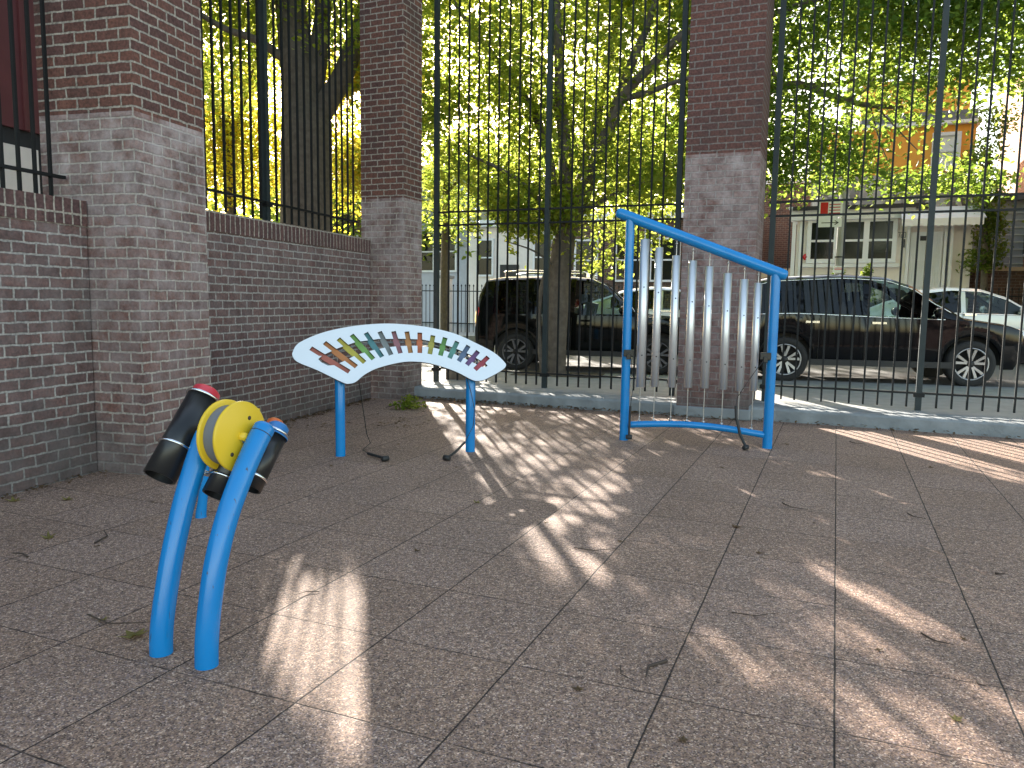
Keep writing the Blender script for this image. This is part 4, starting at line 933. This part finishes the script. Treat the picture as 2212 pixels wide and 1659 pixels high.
limb(mb,[A_(1214,540,Y),A_(1190,360,Y+.2),A_(1150,240,Y+.3),A_(1090,150,Y+.4),A_(1020,60,Y+.5),A_(940,-60,Y+.6)],.10,.03)
limb(mb,[A_(1215,300,Y),A_(1180,165,Y+.4),A_(1130,120,Y+.8),A_(1060,90,Y+1)],.05,.015)
limb(mb,[A_(1214,520,Y),A_(1160,430,Y-.3),A_(1090,370,Y-.5),A_(1000,330,Y-.7)],.06,.02)
limb(mb,[A_(1225,470,Y),A_(1290,440,Y-.3),A_(1370,400,Y-.5),A_(1440,380,Y-.7)],.06,.02)
limb(mb,[A_(1260,380,Y+.3),A_(1230,240,Y+1),A_(1260,190,Y+1.2),A_(1290,190,Y+1.3)],.04,.015)
limb(mb,[A_(1212,600,Y),A_(1240,560,Y-.2),A_(1290,545,Y-.3)],.025,.008); limb(mb,[A_(1210,590,Y),A_(1160,545,Y-.2),A_(1090,520,Y-.3)],.025,.008)
limb(mb,[tb+Vector((-.22,-.05,0)),A_(1163,700,Y),A_(1170,620,Y),A_(1190,560,Y)],.05,.035,10,.01)
mb.build('trunk',M['bark'],e)
BA=[blob(1200,60,13.6,2.6,1.9,1.5,6200),blob(1060,170,13.4,1.5,1.6,1.1,3900),blob(1360,150,13.2,1.5,1.7,1.1,3700),blob(1210,330,13.3,2.3,1.4,.8,4600),blob(1040,400,13.0,1.0,1.2,.6,2300),blob(1380,390,12.9,1.1,1.2,.6,3600),blob(1210,450,13.2,1.7,1.0,.35,3200),
    blob(1080,215,13.6,1.6,1.2,.6,2600),blob(1110,518,12.8,.42,.35,.17,900),blob(1060,480,12.8,.6,.4,.25,700),blob(1280,555,12.8,.28,.3,.25,750),blob(1350,500,12.8,.5,.4,.3,700),blob(1210,475,13.0,1.3,.8,.25,2200),blob(990,260,13.2,.7,1,.8,1500),  # the first, wide clump here is added to shade the floor at right
    blob(1200,-180,14,3.2,2.4,1.9,9000,.15),blob(1500,-100,13.5,1.9,2,1.6,7500,.13),blob(1200,-420,14.5,3.4,2.6,1.8,4500,.22)]
leaves('crown',M['leafG'],BA,e,seed=3)
# Tree B : big trunk behind the low wall
Y=13.4; tb=at(650,600,Y); tb.z=.1
e=empty('street_tree',tb,'thick old tree with a forked trunk rising behind the low brick wall','tree')
mb=MB()
limb(mb,[tb+Vector((.08,0,0)),A_(660,560,Y),A_(662,420,Y),A_(664,260,Y)],.47,.42,16,.03)
limb(mb,[A_(662,300,Y),A_(645,150,Y),A_(628,20,Y),A_(600,-180,Y)],.36,.22,12)
limb(mb,[A_(668,290,Y),A_(705,225,Y),A_(745,150,Y),A_(790,20,Y),A_(830,-160,Y)],.22,.14,12)
limb(mb,[A_(668,210,Y),A_(690,110,Y),A_(700,0,Y),A_(710,-160,Y)],.2,.1,10)
limb(mb,[A_(640,150,Y),A_(560,90,Y-.4),A_(480,60,Y-.8),A_(400,10,Y-1)],.09,.03)
mb.build('trunk',M['bark'],e)
BB=[blob(650,-20,13.8,1.8,1.8,1.0,4800),blob(820,60,13.4,1.3,1.5,1.0,3800),blob(880,250,13.6,.8,1,1.0,1500),blob(640,-260,14,2.6,2.2,1.9,6500,.15),blob(330,60,14.2,2.2,1.6,1.6,3000,.14),blob(160,150,14.5,2.2,1.6,2.0,3000,.14),blob(400,-120,13.5,2.4,2.0,1.5,5200,.14),blob(900,-180,14,2.4,2.2,1.6,5000,.15),blob(700,-500,14.5,4.2,2.6,1.8,4500,.22),blob(150,-150,13,2.6,2.2,1.8,4500,.16),blob(545,60,14,.9,1.2,.9,1800)]
leaves('crown',M['leafG'],BB,e,seed=5)
# Tree C : behind the chimes pillar
Y=12.6; tb=at(1560,700,Y); tb.z=.15
e=empty('street_tree',tb,'street tree hidden by the chimes pillar, its dark branch reaching right','tree')
mb=MB()
limb(mb,[tb,A_(1558,520,Y),A_(1560,330,Y),A_(1565,250,Y)],.17,.13,12,0)
limb(mb,[A_(1565,260,Y),A_(1643,203,Y),A_(1700,186,Y),A_(1735,184,Y),A_(1790,205,Y),A_(1828,217,Y),A_(1880,228,Y),A_(1950,232,Y)],.09,.03,10,.0)
limb(mb,[A_(1735,184,Y),A_(1800,182,Y+.2),A_(1860,170,Y+.4),A_(1910,150,Y+.5),A_(1960,110,Y+.6)],.045,.02,8,.0)
limb(mb,[A_(1828,217,Y),A_(1870,195,Y-.2),A_(1890,165,Y-.3)],.03,.012); limb(mb,[A_(1700,186,Y),A_(1670,160,Y-.2),A_(1660,110,Y)],.04,.02)
limb(mb,[A_(1880,228,Y),A_(1905,320,Y),A_(1920,360,Y)],.015,.006,6); limb(mb,[A_(1890,228,Y),A_(1960,300,Y),A_(2000,340,Y)],.015,.006,6); limb(mb,[A_(1740,190,Y),A_(1755,260,Y),A_(1765,300,Y)],.015,.006,6)
limb(mb,[A_(1565,260,Y),A_(1580,80,Y),A_(1640,-80,Y),A_(1760,-160,Y)],.12,.04); limb(mb,[A_(1600,60,Y),A_(1760,0,Y),A_(1900,-20,Y),A_(2080,-10,Y)],.06,.02)
mb.build('trunk',M['bark'],e)
BC=[blob(1760,60,12.6,1.2,1.3,.95,3600),blob(1940,40,12.4,1.1,1.3,.9,4300),blob(2120,20,12.0,1.1,1.3,.8,4300),blob(2200,130,12,.7,1,.5,1500),blob(1760,270,12.6,.9,1.0,.7,2600),blob(1960,190,12.5,1.1,1.0,.6,2300),blob(1820,360,12.5,.6,.8,.35,900),blob(1960,400,12.3,.5,.5,.22,500),blob(1690,370,12.5,.35,.5,.4,800),blob(2050,330,12.4,.3,.5,.5,500),blob(2110,390,12.2,.35,.4,.2,380),blob(1560,150,13,1,1,1.4,4500,.12),blob(1560,330,13.4,.9,1,.9,2500,.12),
    blob(1800,-160,13,2.3,2,1.2,5200,.14),blob(2150,-150,12.6,2.2,2,1.4,5200,.14),blob(2480,-20,12,2.0,2,1.8,4200,.15),blob(1900,-400,14,4,2.5,1.8,4500,.22),blob(2600,-300,13,3,2.5,2,3500,.2)]
leaves('crown',M['leafD'],BC,e,seed=8)
# Tree E : yellow autumn tree behind the left wall
Y=17; tb=at(500,600,Y); tb.z=0
e=empty('autumn_tree',tb,'yellow and orange autumn tree seen over the low wall by the nearest pillar','tree')
mb=MB(); limb(mb,[tb,A_(500,430,Y),A_(490,250,Y)],.12,.08); limb(mb,[A_(495,330,Y),A_(540,180,Y),A_(560,90,Y)],.06,.02); limb(mb,[A_(495,300,Y),A_(450,200,Y),A_(430,120,Y)],.06,.02); mb.build('trunk',M['bark'],e)
leaves('crown',M['leafY'],[blob(480,330,17,1.3,1.0,1.3,4200),blob(590,330,17.3,1.2,1.1,1.4,3800),blob(500,180,17.2,.8,.9,.7,1100),blob(740,350,17.5,1.0,1.1,1.5,3200),blob(740,170,17.3,.8,1.0,.8,1500),((-3.0,15.2,5.35),(1.1,.8,.45),2600,.11),((-2.5,14.6,5.5),(.7,.6,.42),2600,.12),((-2.75,14.2,3.75),(.45,.5,.4),1300,.11),blob(560,120,17,1.0,1,.8,1500),blob(400,300,16.8,1.2,1,1.3,2500)],e,size=.11,seed=12)  # clumps at fixed coordinates are added to shade the floor around the sun patch
# smaller green tree behind the wall at the corner
Y=19; tb=at(960,640,Y); tb.z=0
e=empty('green_tree',tb,'light green tree behind the fence just right of the corner pillar','tree')
mb=MB(); limb(mb,[tb,A_(962,500,Y),A_(965,380,Y)],.12,.07); limb(mb,[A_(963,420,Y),A_(1010,370,Y),A_(1060,330,Y)],.05,.02); mb.build('trunk',M['bark'],e)
leaves('crown',M['leafG'],[blob(965,420,19,.8,1,1.2,1800,.11),blob(1050,350,19.2,1.0,1,1.0,1800,.11),blob(860,300,19,1.5,1,2.0,2600,.12)],e,seed=14,cull=False)
# ivy clad tree at right
Y=20; tb=at(2130,640,Y); tb.z=.2
e=empty('ivy_tree',tb,'slender ivy covered tree in front of the clapboard house','tree')
mb=MB(); limb(mb,[tb,A_(2130,500,Y),A_(2135,330,Y)],.1,.06); mb.build('trunk',M['bark'],e)
leaves('crown',M['leafD'],[blob(2140,520,Y,.3,.4,.8,1300,.1),blob(2110,565,Y,.35,.4,.3,500,.1),blob(2130,420,Y,.5,.5,.6,1100,.11),blob(2120,345,Y,.55,.5,.5,900,.11),blob(2150,250,Y,.45,.5,.7,600,.11),blob(2115,470,Y,.2,.3,.3,300,.1)],e,seed=17,cull=False,spread=.13)
# far wood behind the houses
fw=[blob(x,y,38+random.uniform(-3,3),3.6,2.5,2.6,1500,.34) for x,y in [(380,330),(520,400),(660,420),(820,430),(960,440),(1110,400),(1260,420),(1400,400),(1560,420),(460,220),(1350,300),(600,480)]]
tag(leaves('distant_trees',M['leafG'],fw,None,seed=21,cull=False,per=14,spread=.5),'far mass of green trees behind the row houses','trees',kind='stuff')
# potted conifers before the cream house
for (x,y) in ((1812,580),(1876,566)):
    p=at(x,y,17.6); p.z=.49 
    e=empty('potted_conifer',p,'small cone shaped evergreen in front of the triple window, '+('left, by the utility pole' if x<1850 else 'right of the utility pole'),'shrub','potted evergreens by the cream house')
    mb=MB(); mb.lathe(p,Z,[(0,.16),(.3,.21),(.3,0)],n=14); mb.tube([p+Z*.3,p+Z*.6],.03,n=6); mb.build('pot',M['slate'],e)
    leaves('foliage',M['leafD'],[((p.x,p.y,p.z+z_),(r_,r_,.3),260,.09) for z_,r_ in ((.7,.26),(1.0,.2),(1.3,.12),(1.55,.06))],e,seed=int(x),cull=False,per=6,spread=.05)
# ================================================================= LITTER
def leafshape(n=5,size=.06,seed=0):
    rr=random.Random(seed); mb=MB(); pts=[]
    K=n*2
    for k in range(K):
        a=2*math.pi*k/K; r=size*(1.0 if k%2==0 else .45)*rr.uniform(.8,1.15)
        pts.append(Vector((math.cos(a)*r,math.sin(a)*r*.85,.004+.5*r*r/size*rr.uniform(.0,.8))))
    mb.add([Vector((0,0,.006))]+pts,[(0,1+k,1+(k+1)%K) for k in range(K)])
    mb.tube([(0,0,.006),(-size*.8,0,.004),(-size*1.4,size*.15,.006)],[.0018,.0015,.001],n=4)
    return mb
protos=[]
for i in range(4):
    o=leafshape(5,.05,i).build('fallen_leaf',[M['leafF'],M['litter']][i%2],None); protos.append(o)
def gpt(x,y):
    a=(x-1106)/FP; b=(829.5-y)/FP; a,b=a*_c-b*_s, a*_s+b*_c
    r=(a, math.cos(PITCH)+b*math.sin(PITCH), -math.sin(PITCH)+b*math.cos(PITCH)); t=-CH/r[2]; return Vector((r[0]*t,r[1]*t,0))
BIG=[(292,1376,1.35,'large green-brown fallen leaf beside the near blue leg',0),(105,1162,1.0,'pale green fallen leaf on the floor at far left',2),(30,1083,1.0,'curled green leaf near the foot of the left wall',0),(145,1080,.9,'small pale leaf close to the nearest pillar, left',2),(222,1340,.55,'small narrow green leaf left of the near blue legs',0),(1590,1139,.9,'dry yellowish leaf on the floor below the chimes',1),(1030,1086,.7,'pale leaf on the dark floor right of centre',2),(1475,1600,.5,'tiny leaf near the bottom joints',3),(2065,1555,.6,'small green leaf near the bottom right corner',0)]
used=set()
for (x,y,s_,lab,pi) in BIG:
    p=protos[pi]
    o=p if pi not in used else p.copy()
    if pi in used: sc.collection.objects.link(o)
    used.add(pi); o.location=gpt(x,y); o.rotation_euler=(random.uniform(-.1,.1),random.uniform(-.1,.1),random.uniform(0,6)); o.scale=(s_,)*3; tag(o,lab,'leaf','fallen leaves on the playground floor')
SM=[(1690,1080),(2010,1010),(1760,1130),(715,1007),(1340,1170),(1480,1035),(1700,960),(1150,970),(600,1000),(330,1085),(900,1190),(2080,1380),(1900,1405),(2150,1210),(1250,1490),(1180,1130),(985,1010),(1640,1195),(860,960),(210,1180),(1905,975),(1990,1065),(2120,1040),(1560,1010)]
SML=['just below the foot of the right chime post', 'near the right edge, in front of the curb', 'right of centre, a step below the chimes', 'between the drum pipes and the left post of the bar panel', 'in the middle of the dappled sun below the chimes', 'on the floor under the left half of the chimes', 'beside the right foot of the chime frame', 'on the lit floor between bar instrument and chimes', 'on the dark floor right behind the drum reel', 'at the foot of the nearest pillar, behind the drum pipes', 'on the shaded floor above the near sun patch', 'low down near the right edge of the picture', 'low right, beside a dark floor joint', 'far right, halfway between curb and bottom edge', 'bottom centre, left of the bent twig', 'on a sun fleck right of centre', 'between the two posts of the bar instrument, right side', 'halfway down the floor under the right chime post', 'on the floor below the middle of the bar panel', 'at far left, left of the near blue legs', 'beside the straight joint just in front of the curb', 'on the right, beside the slanting floor joint', 'near the right edge, in thin sun streaks by the curb', 'directly under the middle of the chimes']
for i,(x,y) in enumerate(SM):
    o=protos[1 if i%2 else 3].copy() ; sc.collection.objects.link(o); o.location=gpt(x,y); s_=random.uniform(.3,.6); o.scale=(s_,)*3; o.rotation_euler=(random.uniform(-.3,.3),random.uniform(-.3,.3),random.uniform(0,6)); tag(o,'tiny dry brown leaf '+SML[i],'leaf','tiny dry leaves on the playground floor')
TW=[((1440,1430),(1395,1470),1.4,'bent dark twig on the floor at lower centre right'),((1690,1088),(1745,1105),.8,'thin twig on the floor below the right chime post'),((190,1330),(330,1350),.8,'long pale twig left of the near blue legs'),((2110,1475),(2130,1490),1,'short dark twig fragment near the bottom right corner'),((1990,1370),(2060,1400),.9,'long thin twig low at the right edge'),((1580,1325),(1680,1330),.6,'thin twig lying across the floor at lower right centre'),((60,1205),(25,1200),1.2,'stubby dark twig at the far left edge'),((205,1175),(225,1150),1.2,'small dark curled twig left of the near blue legs'),((1835,955),(1870,962),.8,'little twig just in front of the curb at right'),((1240,1185),(1330,1190),.6,'thin twig across the centre of the floor'),((2150,1240),(2170,1245),1.2,'stubby twig at the right edge, mid height of the floor'),((1340,1440),(1372,1480),.6,'fine twig just left of the big bent twig'),((690,1280),(640,1290),.5,'fine twig at the top of the near sun patch'),((1960,1110),(2000,1125),.8,'small forked looking twig beside the right slanting joint')]
for (a,b,s_,lab) in TW:
    p,q=gpt(*a),gpt(*b); m_=p.lerp(q,.5)+Vector(((q-p).y,-(q-p).x,0))*.18; mb=MB(); o=p.copy()
    mb.tube([(v_-o)+Z*(.006+.004*k) for k,v_ in enumerate((p,m_,q))],[.005*s_,.004*s_,.002*s_],n=5)
    t=mb.build('twig',M['twig']); t.location=o; tag(t,lab or 'short dark twig fragment lying flat on the floor','twig','twigs on the playground floor')
# leaf litter along the curb and by the corner (nobody could count it)
mb=MB(); rr=random.Random(4)
for k in range(950):
    t=rr.random()**1.5; seg=rr.choice([0,0,0,1,1,1,2,3,4]); q=cf[seg].lerp(cf[seg+1],rr.random()); q=q-V*abs(rr.gauss(0,.10)+.02)
    a=rr.uniform(0,6.3); s_=rr.uniform(.012,.035); d=Vector((math.cos(a),math.sin(a),rr.uniform(-.5,.5))).normalized(); w_=d.cross(Vector((rr.uniform(-.5,.5),rr.uniform(-.5,.5),1))).normalized()
    q=q+Z*(.008+rr.random()*.03); mb.add([q-d*s_,q+w_*s_*.5,q+d*s_,q-w_*s_*.5],[(0,1,2,3)])
for k in range(260):
    q=gpt(rr.uniform(600,1010),0+rr.uniform(885,925))+Z*.006; a=rr.uniform(0,6.3); s_=rr.uniform(.01,.03); d=Vector((math.cos(a),math.sin(a),.1)); w_=Vector((-d.y,d.x,.2))
    mb.add([q-d*s_,q+w_*s_*.5,q+d*s_,q-w_*s_*.5],[(0,1,2,3)])
for k in range(1100):
    t=rr.uniform(-1.5,5.7); base=L0+W*t
    if .85<t<1.68: base=base-WN*.46
    q=base-WN*abs(rr.gauss(0,.07)+.015); a=rr.uniform(0,6.3); s_=rr.uniform(.006,.022)*(1.3 if t>1.6 else 1); d=Vector((math.cos(a),math.sin(a),rr.uniform(-.4,.4))).normalized(); w_=d.cross(Vector((rr.uniform(-.5,.5),rr.uniform(-.5,.5),1))).normalized()
    q=q+Z*(.006+rr.random()*.015); mb.add([q-d*s_,q+w_*s_*.5,q+d*s_,q-w_*s_*.5],[(0,1,2,3)])
tag(mb.build('leaf_litter',M['litter']),'drifts of small dry brown leaves along the curb and wall foot','leaf litter',kind='stuff')
# weed clump at the corner pillar foot
q=gpt(885,884); e=empty('weed_clump',q,'sprawling green weed at the foot of the corner pillar','plant')
leaves('weed_leaves',M['leafG'],[((q.x,q.y,.06),(.25,.12,.05),200,.05),((q.x,q.y+.02,.12),(.1,.08,.07),90,.05)],e,seed=31,cull=False,per=6,spread=.05)
mb=MB()
for k in range(9):
    a=rr.uniform(-.4,3.5); mb.tube([q+Z*.01,q+Vector((math.cos(a)*.12,-.05+math.sin(a)*.04,.08)),q+Vector((math.cos(a)*.3,-.08+math.sin(a)*.06,.03))],[.004,.003,.002],n=4)
mb.build('stems',M['twig'],e)
# tree pit and brown wooden box on the sidewalk behind the left post
mb=MB(); o=F0+V*.35+U*-.0+Z*.16; mb.box(o,U*.36,V*.3,Z*.34); bx_=mb.build('wooden_box',M['bark']); tag(bx_,'brown wooden box on the sidewalk beside the corner pillar fence post','box')
mb=MB(); mb.add([Vector((.75,13.05,.172))+S1*a+S2*b for a,b in ((-.7,-.5),(.8,-.5),(.8,.35),(-.7,.35))],[(0,1,2,3)]); tag(mb.build('tree_pit',M['dirt']),kind='structure')
